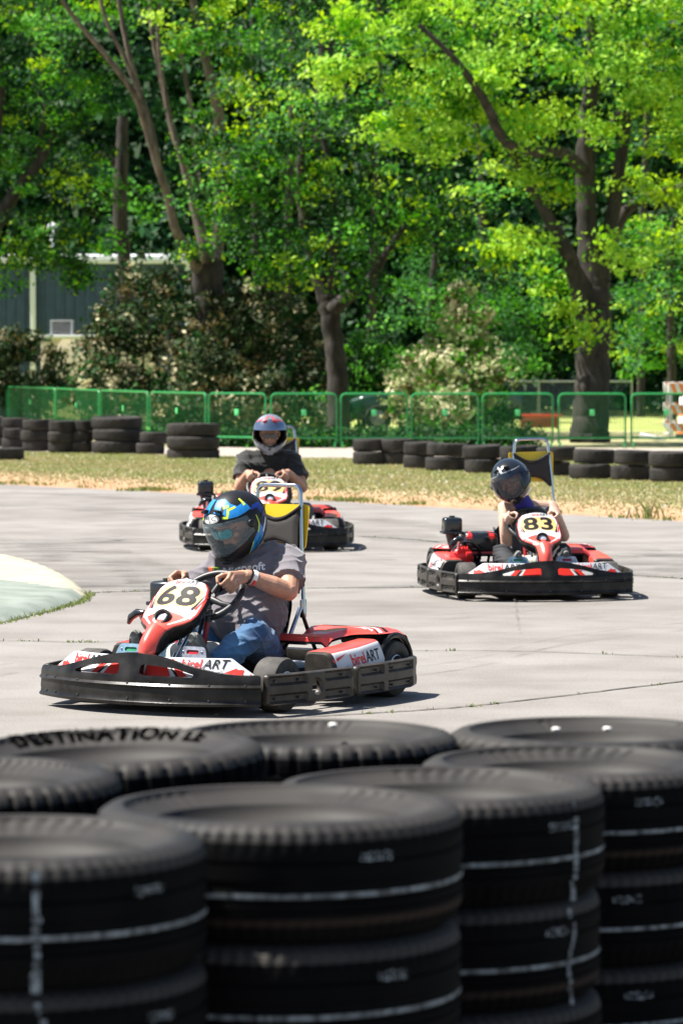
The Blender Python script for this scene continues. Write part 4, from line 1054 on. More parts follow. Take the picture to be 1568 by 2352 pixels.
L.new(mixc(N, L, 1.0, f1.outputs[0], f2.outputs[0], 'MULTIPLY'), b.inputs['Base Color'])
flat('ground', [(-900, -200), (900, -200), (900, 1500), (-900, 1500)], -0.03, FIELD)
DIRT = mat('pale_gravel', (0.33, 0.285, 0.245), 0.95, var=.18, vscale=3, detail=8)
flat('gravel_path', [(-40, 96), (-12, 77), (-6, 72.5), (-2, 71.5), (14, 69.5), (34, 60), (30, 50), (14, 57.5), (3, 62.0), (-1, 63.2), (-7, 68.5), (-14, 76), (-42, 90)], -0.006, DIRT)
# joints in the asphalt, tyre marks, kerb
JT = mat('open_joint', (0.06, 0.055, 0.048), 0.95); SK = mat('tyre_mark', (0.11, 0.105, 0.10), 0.8)
def wob_strip(name, P, w, z, m, seed, n=60, jag=.4):
    rs = random.Random(seed); C = spline([Vector((p.x, p.y, 0)) for p in P], n); V = []; F = []
    for i, c in enumerate(C):
        t = (C[min(i + 1, n)] - C[max(i - 1, 0)]).normalized(); q = Vector((-t.y, t.x, 0)); ww = w * (1 + rs.uniform(-jag, jag)) * (1 if 0 < i < n else .2); o = q * rs.uniform(-w, w) * jag
        V += [c + o + q * ww / 2 + Vector((0, 0, z)), c + o - q * ww / 2 + Vector((0, 0, z))]
    for i in range(n): F.append((2 * i, 2 * i + 1, 2 * i + 3, 2 * i + 2))
    mb = MB(); mb.add(V, F, m, False); return tag(mb.build(name), kind='structure')
joints = [[gp(700, 1650), gp(1000, 1632), gp(1200, 1612), gp(1568, 1568), gp(1700, 1552)], [gp(-60, 1474), gp(60, 1474), gp(180, 1477), gp(300, 1474)], [gp(900, 1497), gp(1150, 1497), gp(1400, 1505), gp(1620, 1514)],
          [gp(200, 1362), gp(330, 1359), gp(420, 1357)], [gp(700, 1352), gp(950, 1350), gp(1010, 1350)], [gp(1380, 1320), gp(1500, 1325), gp(1620, 1335)], [gp(820, 1232), gp(950, 1240), gp(1010, 1246)]]
JW = [.022, .016, .015, .05, .04, .04, .05]
for i, (P, w) in enumerate(zip(joints, JW)): wob_strip('pavement_joint', P, w * .8, .004, JT, i)
# tyre marks: soft-edged dark bands
N, L, b = nodes(SK); tcs = N.new('ShaderNodeTexCoord').outputs['Object']; tr = N.new('ShaderNodeBsdfTransparent'); mx = N.new('ShaderNodeMixShader')
rr_ = ramp(N, noise(N, L, tcs, 1.6, 10, ((.7, 1.6, 1), (0, 0, .2))), L, [(.42, (0, 0, 0)), (.78, (.45, .45, .45))]); L.new(rr_.outputs[0], mx.inputs[0]); L.new(tr.outputs[0], mx.inputs[1]); L.new(b.outputs[0], mx.inputs[2]); L.new(mx.outputs[0], N['Material Output'].inputs[0])
marks = [([gp(-80, 1345), gp(200, 1349), gp(450, 1352), gp(720, 1351), gp(960, 1346), gp(1300, 1330), gp(1640, 1300)], .55), ([gp(-80, 1158), gp(200, 1170), gp(500, 1195), gp(820, 1225), gp(1200, 1262), gp(1640, 1330)], .9),
         ([gp(-80, 1128), gp(200, 1140), gp(600, 1170), gp(1000, 1210), gp(1640, 1290)], .5), ([gp(-80, 1240), gp(200, 1262), gp(340, 1320), gp(430, 1380)], .5), ([gp(1180, 1372), gp(1186, 1420), gp(1192, 1458)], .018), ([gp(1320, 1421), gp(1420, 1417), gp(1560, 1424)], .12),
         ([gp(700, 1440), gp(1000, 1425), gp(1200, 1405), gp(1400, 1385)], .04), ([gp(120, 1255), gp(205, 1300), gp(260, 1370)], .6), ([gp(-60, 1330), gp(100, 1262), gp(260, 1240), gp(420, 1262)], .8), ([gp(950, 1300), gp(1200, 1292), gp(1640, 1270)], .3), ([gp(900, 1560), gp(1100, 1530), gp(1300, 1480), gp(1640, 1440)], .05), ([gp(400, 1300), gp(640, 1290), gp(900, 1285)], .3), ([gp(-40, 1560), gp(50, 1540), gp(120, 1530)], .06)]
for i, (P, w) in enumerate(marks): wob_strip('tyre_mark', P, w, .008 + .0035 * i, SK, 40 + i, 70, .12)
# painted apex kerb
CREAM = mat('cream_paint', (0.46, 0.43, 0.32), 0.8, spec=.1, col2=(.33, .31, .24), vscale=5, detail=9, bump=.3, bscale=30); GREEN = mat('green_paint', (0.165, 0.195, 0.165), 0.75, spec=.2, col2=(.235, .262, .232), vscale=4, detail=9, bump=.3, bscale=30)
kq = [gp(197, 1369), gp(188, 1381), gp(150, 1394), gp(100, 1408), gp(0, 1432), gp(-120, 1452), gp(-300, 1468), gp(-500, 1450), gp(-560, 1380), gp(-450, 1310), gp(-250, 1284), gp(-100, 1278), gp(0, 1284), gp(70, 1297), gp(130, 1318), gp(175, 1343)]
kp = [(p.x, p.y) for p in spline([Vector((p.x, p.y, 0)) for p in kq + kq[:1]], 110)][:-1]
ka, kb_ = gp(0, 1357), gp(190, 1375)
def kgreen(c):
    if c is None: return CREAM
    wob = .10 * math.sin(c[0] * 5) * math.sin(c[0] * 2.3 + 1)
    return GREEN if c[1] < ka.y + (kb_.y - ka.y) * (c[0] - ka.x) / (kb_.x - ka.x) + wob else CREAM
mb = MB(); mb.sheet(kp[::-1] if sum(a[0] * b[1] - a[1] * b[0] for a, b in zip(kp, kp[1:] + kp[:1])) < 0 else kp, [], lambda u, v, s, e: Vector((u, v, .004 + .055 * smooth01(e / .10) + .05 * smooth01(e / 1.4))), kgreen, step=.09, back=False)
kb = mb.build('painted_kerb'); tag(kb, 'low rounded kerb painted cream with a green near side, at the left edge', 'kerb')

# ------------------------------------------------------------------ small plants
rng = np.random.RandomState(7)
def blades(name, P, h, w, mats, mi, spread=.5):
    """P (n,3) roots; one bent triangle pair each"""
    n = len(P); a = rng.rand(n) * 6.283; hh = h * (0.5 + rng.rand(n)); lean = rng.normal(size=(n, 2)) * spread * hh[:, None]
    dx = np.stack([np.cos(a), np.sin(a), np.zeros(n)], 1) * (w * (0.6 + .8 * rng.rand(n)))[:, None]
    tip = P + np.stack([lean[:, 0], lean[:, 1], hh], 1); mid = P + np.stack([lean[:, 0] * .35, lean[:, 1] * .35, hh * .55], 1)
    V = np.stack([P - dx, P + dx, mid + dx * .8, tip, mid - dx * .8], 1).reshape(-1, 3); o = np.arange(n)[:, None] * 5
    F = o + np.array([[0, 1, 2, 3, 4]])
    return fastmesh(name, V, F, mats, mi)
GR = [leafmat('grass_green', (.15, .20, .06), (.20, .25, .075), .3), leafmat('grass_straw', (.31, .27, .14), (.36, .31, .17), .3), leafmat('grass_pale', (.23, .255, .10), (.27, .29, .13), .3), mat('clover_white', (.55, .54, .48), .7)]
n = 170000
U = rng.uniform(-9.5, 9.0, n); W = rng.beta(1.35, 1.2, n) * 26
pe = []
ea = np.array(edge); xs = ea[:, 0]; ys = ea[:, 1]
Ey = np.interp(U, xs, ys); Y = Ey + W
hor = (Y - d0 / 1) * 0
dist = (np.stack([U, Y], 1) @ np.array([en.x, en.y])) - d0
keep = (dist > .1) & (dist < 17) & (rng.rand(n) < np.clip((dist - .3) / 3.2, .04, 1)); U, Y, dist = U[keep], Y[keep], dist[keep]
patch = np.sin(U * 1.3 + Y * .7) + np.sin(Y * 1.9 - U * .6) + np.sin(U * 3.1 + 2) * .6
r = rng.rand(len(U)); mi = np.where(patch + dist * .22 - 1.2 + rng.normal(size=len(U)) * .8 > .3, np.where(r < .42, 0, np.where(r < .52, 1, 2)), np.where(r < .62, 1, 2)); mi = np.where(rng.rand(len(U)) < .035, 3, mi)
pn = np.interp(U, [-14, -7, -1, 3, 14, 30], [76, 68.5, 63.2, 62, 57.5, 50])
ok = Y < pn - .1 + rng.normal(size=len(Y)) * .15; U, Y, mi = U[ok], Y[ok], mi[ok]
P = np.stack([U, Y, np.full(len(U), -.012)], 1)
hmul = np.where(mi == 3, 1.0, 1.0)
gq = blades('verge_grass', P, .024, .010, GR, mi, .6); tag(gq, kind='stuff')
def tufts(name, pts, n, h, w, rad, mats, mi_fn, seed):
    rs = np.random.RandomState(seed); c = np.array([pts[i % len(pts)] for i in range(n)]); P = c + np.concatenate([rs.normal(size=(n, 2)) * rad, np.zeros((n, 1))], 1); P[:, 2] = 0.0
    return tag(blades(name, P, h, w, mats, mi_fn(rs, n), .5), kind='stuff')
# along the kerb foot and in the joints
kf = [(x + .02, y - .03, 0) for x, y in kp if y < 25.4 and x > -2.9]
tufts('kerb_weeds', kf, 450, .024, .005, .02, GR, lambda rs, n: np.where(rs.rand(n) < .8, 0, 2), 3)
jw = []
for i, (P_, k) in enumerate(zip(joints, (9, 10, 5, 7, 4, 8, 5))):
    C_ = spline([Vector((p.x, p.y, 0)) for p in P_], 90); rs_ = random.Random(90 + i)
    for q in range(k):
        c_ = C_[rs_.randint(6, 84)]; jw += [(c_.x + rs_.uniform(-.02, .02), c_.y, 0)] * rs_.randint(1, 4)
tufts('joint_weeds', jw, 260, .014, .004, .016, GR, lambda rs, n: np.where(rs.rand(n) < .85, 0, 2), 5)
eds = []
rs_ = random.Random(2)
for i in range(60):
    x = rs_.uniform(-9, 9); y = np.interp(x, xs, ys); k = rs_.choice([1, 1, 2, 5, 8]); eds += [(x, y + rs_.uniform(-.1, .6), 0)] * k
tufts('edge_weeds', eds, 3500, .045, .010, .12, GR, lambda rs, n: np.where(rs.rand(n) < .75, 0, 2), 6)
tall = [(gp(1497, 1196).x, gp(1497, 1192).y, 0)]
tufts('tall_weed', tall, 45, .16, .008, .07, GR, lambda rs, n: np.where(rs.rand(n) < .4, 1, 0), 8)
# ------------------------------------------------------------------ tyres
RUB = mat('tyre_rubber_shade', (0.0022, 0.0026, 0.0030), 0.8, spec=.05, col2=(0.0045, 0.0048, 0.005), vscale=9, bump=.12, bscale=150)
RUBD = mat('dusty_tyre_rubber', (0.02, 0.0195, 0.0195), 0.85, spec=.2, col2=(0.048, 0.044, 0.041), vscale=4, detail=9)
RUBT = mat('sidewall_rubber_lit', (0.014, 0.0135, 0.013), 0.6, spec=.25, col2=(0.034, 0.031, 0.028), vscale=4, detail=12, bump=.07, bscale=160)
BRN = mat('dirt_stained_rubber', (0.016, 0.011, 0.008), 0.85, spec=.2); CHK = mat('chalk_white', (0.02, 0.024, 0.026), .8, col2=(.26, .31, .35), vscale=70)
def tyre_mesh(name, D, H, seed, seg=160, tread='rib', chalk=None, hi=True):
    Rr = D / 2; h = H / 2
    # profile from lower bead over the tread to the upper bead, then the inside
    pr = [(Rr * .62, -h * .45), (Rr * .72, -h * .70), (Rr * .82, -h * 1.0), (Rr * .91, -h * 1.0), (Rr * .97, -h * .84), (Rr * .992, -h * .68)]
    tz = [-.52, -.505, -.44, -.425, -.20, -.185, -.12, -.105, .03 - .105, .105, .12, .185, .20, .425, .44, .505, .52]
    gro = {1, 2, 5, 6, 10 - 1, 11 - 1, 13, 14}
    tz = [-.54, -.44, -.43, -.40, -.39, -.31, -.30, -.26, -.20, -.13, .03, .08, .09, .33, .34, .39, .40, .54]
    gd_ = {2, 3, 6, 7, 10, 11, 14, 15}
    i0 = len(pr)
    for i, t in enumerate(tz): pr.append((Rr * (1 - (.014 if i in gd_ else 0)) , h * t))
    i1 = len(pr)
    pr += [(Rr * .997, h * .70), (Rr * .98, h * .86), (Rr * .93, h * .965), (Rr * .87, h * 1.0), (Rr * .852, h * .985), (Rr * .845, h * .955), (Rr * .835, h * .90), (Rr * .79, h * .84), (Rr * .72, h * .72), (Rr * .70, h * .70), (Rr * .685, h * .60), (Rr * .65, h * .46), (Rr * .60, h * .40), (Rr * .595, h * .30)]
    i2 = len(pr)
    pr += [(Rr * .70, h * .40), (Rr * .84, h * .62), (Rr * .93, h * .5), (Rr * .95, 0), (Rr * .93, -h * .5), (Rr * .84, -h * .66), (Rr * .70, -h * .44), (Rr * .60, -h * .28)]
    n = len(pr); V = []; F = []; mm = []; rs = random.Random(seed)
    per = {'rib': 80, 'block': 44, 'tooth': 56}[tread]
    for i, (r, z) in enumerate(pr):
        for k in range(seg):
            q = 2 * math.pi * k / seg; rr = r; zz = z; ph = (k * per / seg) % 1
            top = i in (i1, i1 + 1, i1 + 2); bot = i in (i0 - 1, i0 - 2, i0 - 3)
            if tread != 'rib' and (top or bot) and ph < .34: rr -= Rr * (.035 if tread == 'tooth' else .022) * (1 if i in (i1, i0 - 1) else .7)
            if tread == 'rib' and (top or bot) and ph < .45: rr -= Rr * (.016 if i in (i1, i0 - 1) else .008)
            if i in (i1 + 6, i1 + 7) and (k // 3) % 2 and math.sin(q * 2.5 + seed) > -.2: zz -= .0022
            if i0 <= i < i1 and tread != 'rib' and (i < i0 + 2 or i >= i1 - 2) and ph < .34: rr -= Rr * .03
            V.append((rr * math.cos(q), rr * math.sin(q), zz))
    for i in range(n):
        j = (i + 1) % n
        for k in range(seg):
            k2 = (k + 1) % seg; F.append((i * seg + k, i * seg + k2, j * seg + k2, j * seg + k))
            m = RUBT if (i >= i1 and i < i2) else (RUB if hi else RUBD)  # upper sidewall in a lit tone; tread and underside darkened to imitate shade
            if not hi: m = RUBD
            if chalk and i in (i0 + 8,) : m = CHK
            if chalk and i0 - 1 <= i < i0 and seed == 2: m = BRN
            mm.append(m)
    mb = MB(); mb.add(V, F, mm); return mb.build(name)
def keepmesh(o):
    me = o.data; bpy.data.objects.remove(o); return me
T_RIB = [keepmesh(tyre_mesh('tyre', .64, .205, s, seg=320, tread='rib', chalk=True)) for s in (1, 2)]
T_BLK = keepmesh(tyre_mesh('tyre', .64, .205, 3, seg=352, tread='block')); T_TTH = keepmesh(tyre_mesh('tyre', .64, .205, 4, seg=448, tread='tooth'))
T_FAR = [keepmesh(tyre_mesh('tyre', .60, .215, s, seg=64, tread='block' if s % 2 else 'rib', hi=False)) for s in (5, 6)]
def tyre(me, loc, label, group, rz=0.0, tilt=(0, 0), sc=(1, 1, 1)):
    o = linkmesh('tyre', me); o.location = loc; o.rotation_euler = (tilt[0], tilt[1], rz); o.scale = sc
    return tag(o, label, 'tyre', group)
rt = random.Random(11)
stacks = [  # x, d, top z, dia factor, mesh for the top tyre, n, words
    (-.55, 5.93, .835, .65, T_RIB[0], 4, 'front left corner stack', 0),
    (-.112, 6.40, .833, .66, T_RIB[1], 4, 'front middle stack with the widest top', 0),
    (.188, 6.95, .805, .65, T_RIB[0], 4, 'stack right behind the front middle stack', 0),
    (.49, 7.52, .788, .65, T_RIB[1], 4, 'stack at the right edge in front', 0),
    (.575, 8.12, .79, .665, T_BLK, 4, 'rear stack at the right edge', 0),
    (-.063, 8.02, .795, .65, T_BLK, 4, 'rear middle stack nearest the track', 0),
    (-.492, 7.45, .825, .67, T_BLK, 4, 'rear left stack with raised sidewall lettering', (R(1.0), R(-1.6))),
    (-.745, 6.82, .84, .65, T_TTH, 4, 'left edge stack with toothed shoulders', 0)]
H0 = .205
for si, (x, d, zt, dia, me, n, words, tl) in enumerate(stacks):
    hh = zt / n
    for k in range(n):
        z = zt - hh * (k + .5)
        lab = {0: 'topmost tyre of the ', 1: 'second tyre down in the ', 2: 'third tyre down in the ', 3: 'bottom tyre of the '}[k] + words
        m = me if k == 0 else (T_RIB[(si + k) % 2] if si < 4 else T_BLK)
        o = tyre(m, (x + (rt.uniform(-.008, .008) if k else 0), d + (rt.uniform(-.008, .008) if k else 0), z), 'black ' + lab, 'stacked tyres in the foreground', rt.uniform(0, 6), tl if (tl and k == 0) else (0, 0), (dia / .64, dia / .64, hh / H0 * 1.015))
        if k == 0 and si == 6:   # raised lettering on the sidewall
            V, F = textmesh('DESTINATION LE', .048, bold=.002, sx=1.1, spacing=1.1); L_ = max(v[0] for v in V) - min(v[0] for v in V); c0 = sum((max(v[0] for v in V), min(v[0] for v in V))) / 2
            bv = BVHTree.FromPolygons([v.co[:] for v in m.vertices], [tuple(p.vertices) for p in m.polygons])
            rr = .26; mb = MB(); o.rotation_euler.z = 0
            V3 = []
            for vx, vy in V:
                a = R(91) - (vx - c0) / rr; q = rr + vy
                h = bv.ray_cast(Vector((q * math.cos(a), q * math.sin(a), .3)), Vector((0, 0, -1)))
                V3.append(h[0] + Vector((0, 0, .002)) if h[0] else Vector((q * math.cos(a), q * math.sin(a), .1)))
            mb.add(V3, F, mat('letter_black', (.002, .002, .002), .9, spec=.0), False); mb.build('raised_lettering', o)
        if si < 4 and k < 3:     # smudged chalk marks and drips on the tread, too worn to read
            rs = random.Random(si * 10 + k); mb = MB(); rz = o.rotation_euler.z
            for (az, w, sk) in ((rs.uniform(-60, -20), .075, 0), (rs.uniform(5, 55), .065, 0)):
                for c_ in range(7):
                    a0 = R(-90 + az) + c_ * w / .32 / 7 - rz
                    for r_ in range(2):
                        a = a0 + rs.uniform(-.004, .004); z0 = .050 + rs.uniform(-.0025, .0025) - .009 * r_; R_ = .3212
                        da, dz = rs.uniform(.007, .014), rs.uniform(.0015, .0035)
                        P = [(R_ * math.cos(a + u), R_ * math.sin(a + u), z0 + v) for u, v in ((-da, -dz), (da, -dz), (da, dz), (-da, dz))]
                        mb.add(P, [(0, 1, 2, 3)], CHK, False)
                mb.build('chalk_mark', o); mb = MB()
            if (si, k) in ((0, 0), (2, 0), (2, 1), (0, 1)) :
                a = R(-90 + {0: 12, 2: 52}[si]) - rz
                for q in range(14):
                    z0 = .08 - q * .0135; dz = rs.uniform(.004, .0075); da = rs.uniform(.015, .026) * (1 if k == 0 else .7); aa = a + (.03 * math.sin(q * .6) if k else rs.uniform(-.004, .004))
                    R_ = .3216 if abs(z0) < .065 else .316
                    mb.add([(R_ * math.cos(aa + u), R_ * math.sin(aa + u), z0 + v) for u, v in ((-da, -dz), (da, -dz), (da, dz), (-da, dz))], [(0, 1, 2, 3)], CHK, False)
            if mb.V: mb.build('chalk_drip', o)
PB = mat('pebble_white', (.7, .68, .64), .7)
for x_, y_, lab in ((.50, 8.30, 'left of two small white pebbles on the rear right tyre'), (.62, 8.31, 'right of two small white pebbles on the rear right tyre'), (-.02, 8.22, 'single white pebble on the rear middle tyre')):
    mb = MB(); mb.ball((0, 0, 0), (.011, .009, .006), PB, 10); pb_ = mb.build('pebble'); pb_.location = (x_, y_, .772 if x_ > .1 else .79); tag(pb_, lab, 'pebble', 'pebbles on the tyres')
# far rows beyond the verge; base row, centre column, width in layout px
ordn = ['first', 'second', 'third', 'fourth', 'fifth', 'sixth', 'seventh', 'eighth', 'ninth', 'tenth', 'eleventh', 'twelfth']
rowR = [(1640, 96, 1110, 2), (1543, 95, 1107, 2), (1450, 92, 1103, 2), (1358, 96, 1100, 2), (1272, 90, 1093, 2), (1196, 90, 1089, 2), (1112, 90, 1086, 2), (1022, 97, 1081, 2), (962, 72, 1076, 2), (905, 80, 1067, 2), (846, 76, 1067, 2)]
for i, (cx, w, by, n) in enumerate(rowR):
    d = gd(by) + .3; D = w / FPX * d; x = (cx - 784) / FPX * d; h = .205
    for k in range(n):
        lv = ('bottom', 'top')[k]; lab = f"{lv} tyre of the {ordn[i]} pair from the right end of the far right row"
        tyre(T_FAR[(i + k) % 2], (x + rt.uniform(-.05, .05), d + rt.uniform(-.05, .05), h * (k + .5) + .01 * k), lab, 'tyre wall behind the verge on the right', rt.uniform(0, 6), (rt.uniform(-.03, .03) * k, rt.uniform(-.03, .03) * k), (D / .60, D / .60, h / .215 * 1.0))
rowL = [(441, 122, 1052, 3, .96), (350, 66, 1043, 2, 1), (268, 118, 1041, 3, .96), (189, 52, 1040, 3, 1), (146, 62, 1040, 3, 1), (88, 76, 1036, 3, 1), (34, 62, 1030, 3, 1), (-25, 74, 1026, 3, 1)]
for i, (cx, w, by, n, q) in enumerate(rowL):
    d = gd(by) + .3; D = w / FPX * d; x = (cx - 784) / FPX * d; h = .225 if q < 1 else .20
    for k in range(n):
        lv = ('bottom', 'middle' if n == 3 else 'top', 'top')[k]; lab = f"{lv} tyre of the {ordn[i]} stack from the right in the far left row"
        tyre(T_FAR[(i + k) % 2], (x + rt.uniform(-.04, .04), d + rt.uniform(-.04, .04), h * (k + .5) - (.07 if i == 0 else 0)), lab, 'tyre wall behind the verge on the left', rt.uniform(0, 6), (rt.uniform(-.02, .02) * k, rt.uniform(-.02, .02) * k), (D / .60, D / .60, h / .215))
p = gp(10, 1056); tyre(T_FAR[0], (p.x, p.y + .3, .10), 'single low tyre lying in front of the far left row at the left edge', 'tyre wall behind the verge on the left', 0, (0, 0), (1.05, 1.05, .95))
# ------------------------------------------------------------------ green barriers
FG = mat('green_barrier_paint', (0.007, 0.15, 0.033), 0.4, var=.2, vscale=20); FGF = mat('barrier_frame_green', (0.017, 0.26, 0.065), 0.35, var=.15, vscale=20); FT = mat('barrier_tag_green', (0.10, 0.62, 0.20), 0.5)
FX = [(-92, 16), (20, 127), (129, 228), (232, 340), (345, 473), (478, 612), (620, 775), (780, 937), (942, 1100), (1105, 1271), (1280, 1438), (1447, 1612)]
def fd(px): return lerpt([(-100, 104), (20, 94), (127, 87), (230, 80), (343, 75), (475, 71.5), (620, 70.5), (1700, 70.5)], px)
for i, (a, b_) in enumerate(FX):
    da, db = fd(a), fd(b_); A_ = at(a, 0, da); B_ = at(b_, 0, db); A_.z = B_.z = 0; Lr = (B_ - A_).length; t = (B_ - A_).normalized()
    T = Matrix.Translation(A_) @ Matrix.Rotation(math.atan2(t.y, t.x), 4, 'Z'); rt_ = random.Random(i)
    root = empty('crowd_barrier'); root.matrix_world = T
    mb = MB(); r = .10; P = [(.02, 0, .10)]; zt = 1.07
    P += [(.02, 0, zt - r)] + [(.02 + r - r * math.cos(R(q)), 0, zt - r + r * math.sin(R(q))) for q in (30, 60, 90)]
    P += [(Lr - .02 - r + r * math.sin(R(q)), 0, zt - r + r * math.cos(R(q))) for q in (0, 30, 60, 90)] + [(Lr - .02, 0, .10)]
    mb.tube(P, .021, FGF, 8); mb.tube([(.02, 0, .20), (Lr - .02, 0, .20)], .021, FGF, 8); mb.build('frame', root)
    mb = MB(); nb = int(Lr / (.055 if i > 4 else .16))
    for k in range(1, nb): mb.tube([(.02 + (Lr - .04) * k / nb, 0, .20), (.02 + (Lr - .04) * k / nb, 0, zt)], .007, FG, 4, caps=False, smooth=False)
    o = mb.build('bars', root); o['kind'] = 'stuff'
    mb = MB(); mb.box((Lr / 2, -.02, .70), (.10, .012, .12), FT, .003); mb.build('tag', root)
    for x in (.05, Lr - .05):
        mb = MB(); mb.tube([(x, -.28, .012), (x, -.20, .05), (x, -.05, .11), (x, .05, .11), (x, .20, .05), (x, .28, .012)], .017, FG, 6); mb.build('foot', root)
    tag(root, f"{ordn[11 - i] if i else 'leftmost'} green barrier panel from the right end of the barrier line" if i else 'leftmost green barrier panel of the barrier line, cut by the photo edge', 'barrier', 'green crowd barriers')
# ------------------------------------------------------------------ foliage
LM = {
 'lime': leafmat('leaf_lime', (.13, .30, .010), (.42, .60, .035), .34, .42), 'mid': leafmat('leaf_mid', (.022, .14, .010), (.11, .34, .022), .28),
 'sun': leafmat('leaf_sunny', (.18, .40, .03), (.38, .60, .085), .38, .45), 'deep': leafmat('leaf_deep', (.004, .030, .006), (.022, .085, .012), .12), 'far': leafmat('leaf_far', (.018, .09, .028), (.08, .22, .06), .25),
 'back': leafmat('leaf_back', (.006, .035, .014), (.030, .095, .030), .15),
 'pho': leafmat('leaf_photinia', (.012, .030, .010), (.05, .075, .024), .2), 'phr': leafmat('leaf_red', (.06, .048, .02), (.14, .115, .045), .25), 'flo': leafmat('blossom', (.40, .38, .20), (.66, .60, .40), .3),
 'pale': leafmat('leaf_pale', (.18, .24, .10), (.34, .38, .18), .4)}
BARK = mat('bark', (0.012, 0.010, 0.009), 0.95, col2=(0.05, 0.042, 0.036), vscale=7, detail=10, stretch=(1, 1, .25), bump=.8, bscale=18)
BARKL = mat('pale_bark', (0.06, 0.045, 0.037), 0.95, col2=(0.19, 0.15, 0.125), vscale=6, detail=10, stretch=(1, 1, .3), bump=.6, bscale=18)
def leaves(name, C, mats, wts, per, rad, size, parent=None, seed=0, flatz=.5, up=.9):
    """C (n,3) clump centres -> one mesh of leaf quads; a clump keeps one material"""
    rs = np.random.RandomState(seed); n = len(C); N_ = n * per
    cr = rad * (0.6 + .8 * rs.rand(n)); cn = rs.normal(size=(n, 3)) * .55; cn[:, 2] += up * .75; cn[:, 0] -= .35; cn[:, 1] -= .35
    off = rs.normal(size=(N_, 3)) * .5; off[:, 2] *= flatz; P = np.repeat(C, per, 0) + off * np.repeat(cr, per)[:, None]
    nr = rs.normal(size=(N_, 3)) * .42 + np.repeat(cn, per, 0); nr /= np.linalg.norm(nr, axis=1)[:, None] + 1e-9
    a = rs.normal(size=(N_, 3)); a -= nr * (a * nr).sum(1)[:, None]; a /= np.linalg.norm(a, axis=1)[:, None] + 1e-9; b = np.cross(nr, a)
    s = size * (.55 + .9 * rs.rand(N_))[:, None]
    dr = nr * s * .22
    V = np.stack([P - a * s, P - b * s * .55 - dr * 0, P + a * s - dr, P + b * s * .55], 1).reshape(-1, 3)
    F = np.arange(N_ * 4).reshape(-1, 4)
    mi = np.repeat(rs.choice(len(mats), n, p=np.array(wts) / sum(wts)), per)
    sw = rs.rand(N_) < .12; mi = np.where(sw, rs.randint(0, len(mats), N_), mi)
    return fastmesh(name, V, F, [LM[m] for m in mats], mi, parent)
def blobs(rs, L_, dens=1.0, shell=.55):
    """L_ [(px, py, rx, ry, d, rd)] layout-px ellipsoids at distance d -> clump centres near their outer shell"""
    out = []
    for (px, py, rx, ry, d, rd) in L_:
        s = d / FPX; n = int(dens * (rx * ry) * s * s * 16) + 4; c = at(px, py, d)
        v = rs.normal(size=(n, 3)); v /= np.linalg.norm(v, axis=1)[:, None]; q = (shell + (1 - shell) * rs.rand(n) ** .6)[:, None] * (1 + .16 * rs.normal(size=(n, 1)))
        out.append(np.array(c) + v * q * np.array([rx * s, rd, ry * s]))
    return np.concatenate(out)
def limbs(mb, L_, m, th=.86):
    """L_ [( [(px, py, r_px)...], d )]"""
    for pts, d in L_:
        ds = d if isinstance(d, (list, tuple)) else [d] * len(pts)
        P = [at(x, y, q) for (x, y, r), q in zip(pts, ds)]; n = max(6, len(P) * 5); C = spline(P, n)
        rr = [th * lerpt([(i / (len(pts) - 1), pts[i][2]) for i in range(len(pts))], k / n) * ds[0] / FPX for k in range(n + 1)]
        rs = random.Random(len(mb.V)); C = [c + Vector((rs.uniform(-1, 1), rs.uniform(-1, 1), 0)) * rr[k] * .12 for k, c in enumerate(C)]
        mb.tube(C, rr, m, 12)
def base_of(d): return HOR + FPX * CAM_H / d
def tree(label, trunk, crown, bark, mats, wts, seed, per=34, rad=.55, size=.066, dens=1.0, name='broadleaf_tree', group=None, shell=.5, twigs=0):
    p0 = trunk[0][0][0]; d0_ = trunk[0][1] if not isinstance(trunk[0][1], (list, tuple)) else trunk[0][1][0]
    loc = at(p0[0], base_of(d0_), d0_); loc.z = 0; root = empty(name, loc); tag(root, label, 'tree', group)
    inv = Matrix.Translation(-loc)
    mb = MB(); limbs(mb, trunk[:1], BARK)
    # root flare
    mb.V = [tuple(Vector(v) - loc) for v in mb.V]; tk = mb.build('trunk', root)
    for br in trunk[1:]:
        m2 = MB(); limbs(m2, [br], bark, .74 if bark is BARKL else 1.05); m2.V = [tuple(Vector(v) - loc) for v in m2.V]; m2.build('branch', root)
    rs = np.random.RandomState(seed); C = blobs(rs, crown, dens, shell)
    o = leaves('crown', C - np.array(loc), mats, wts, per, rad, size, root, seed)
    return root
d = 76.0
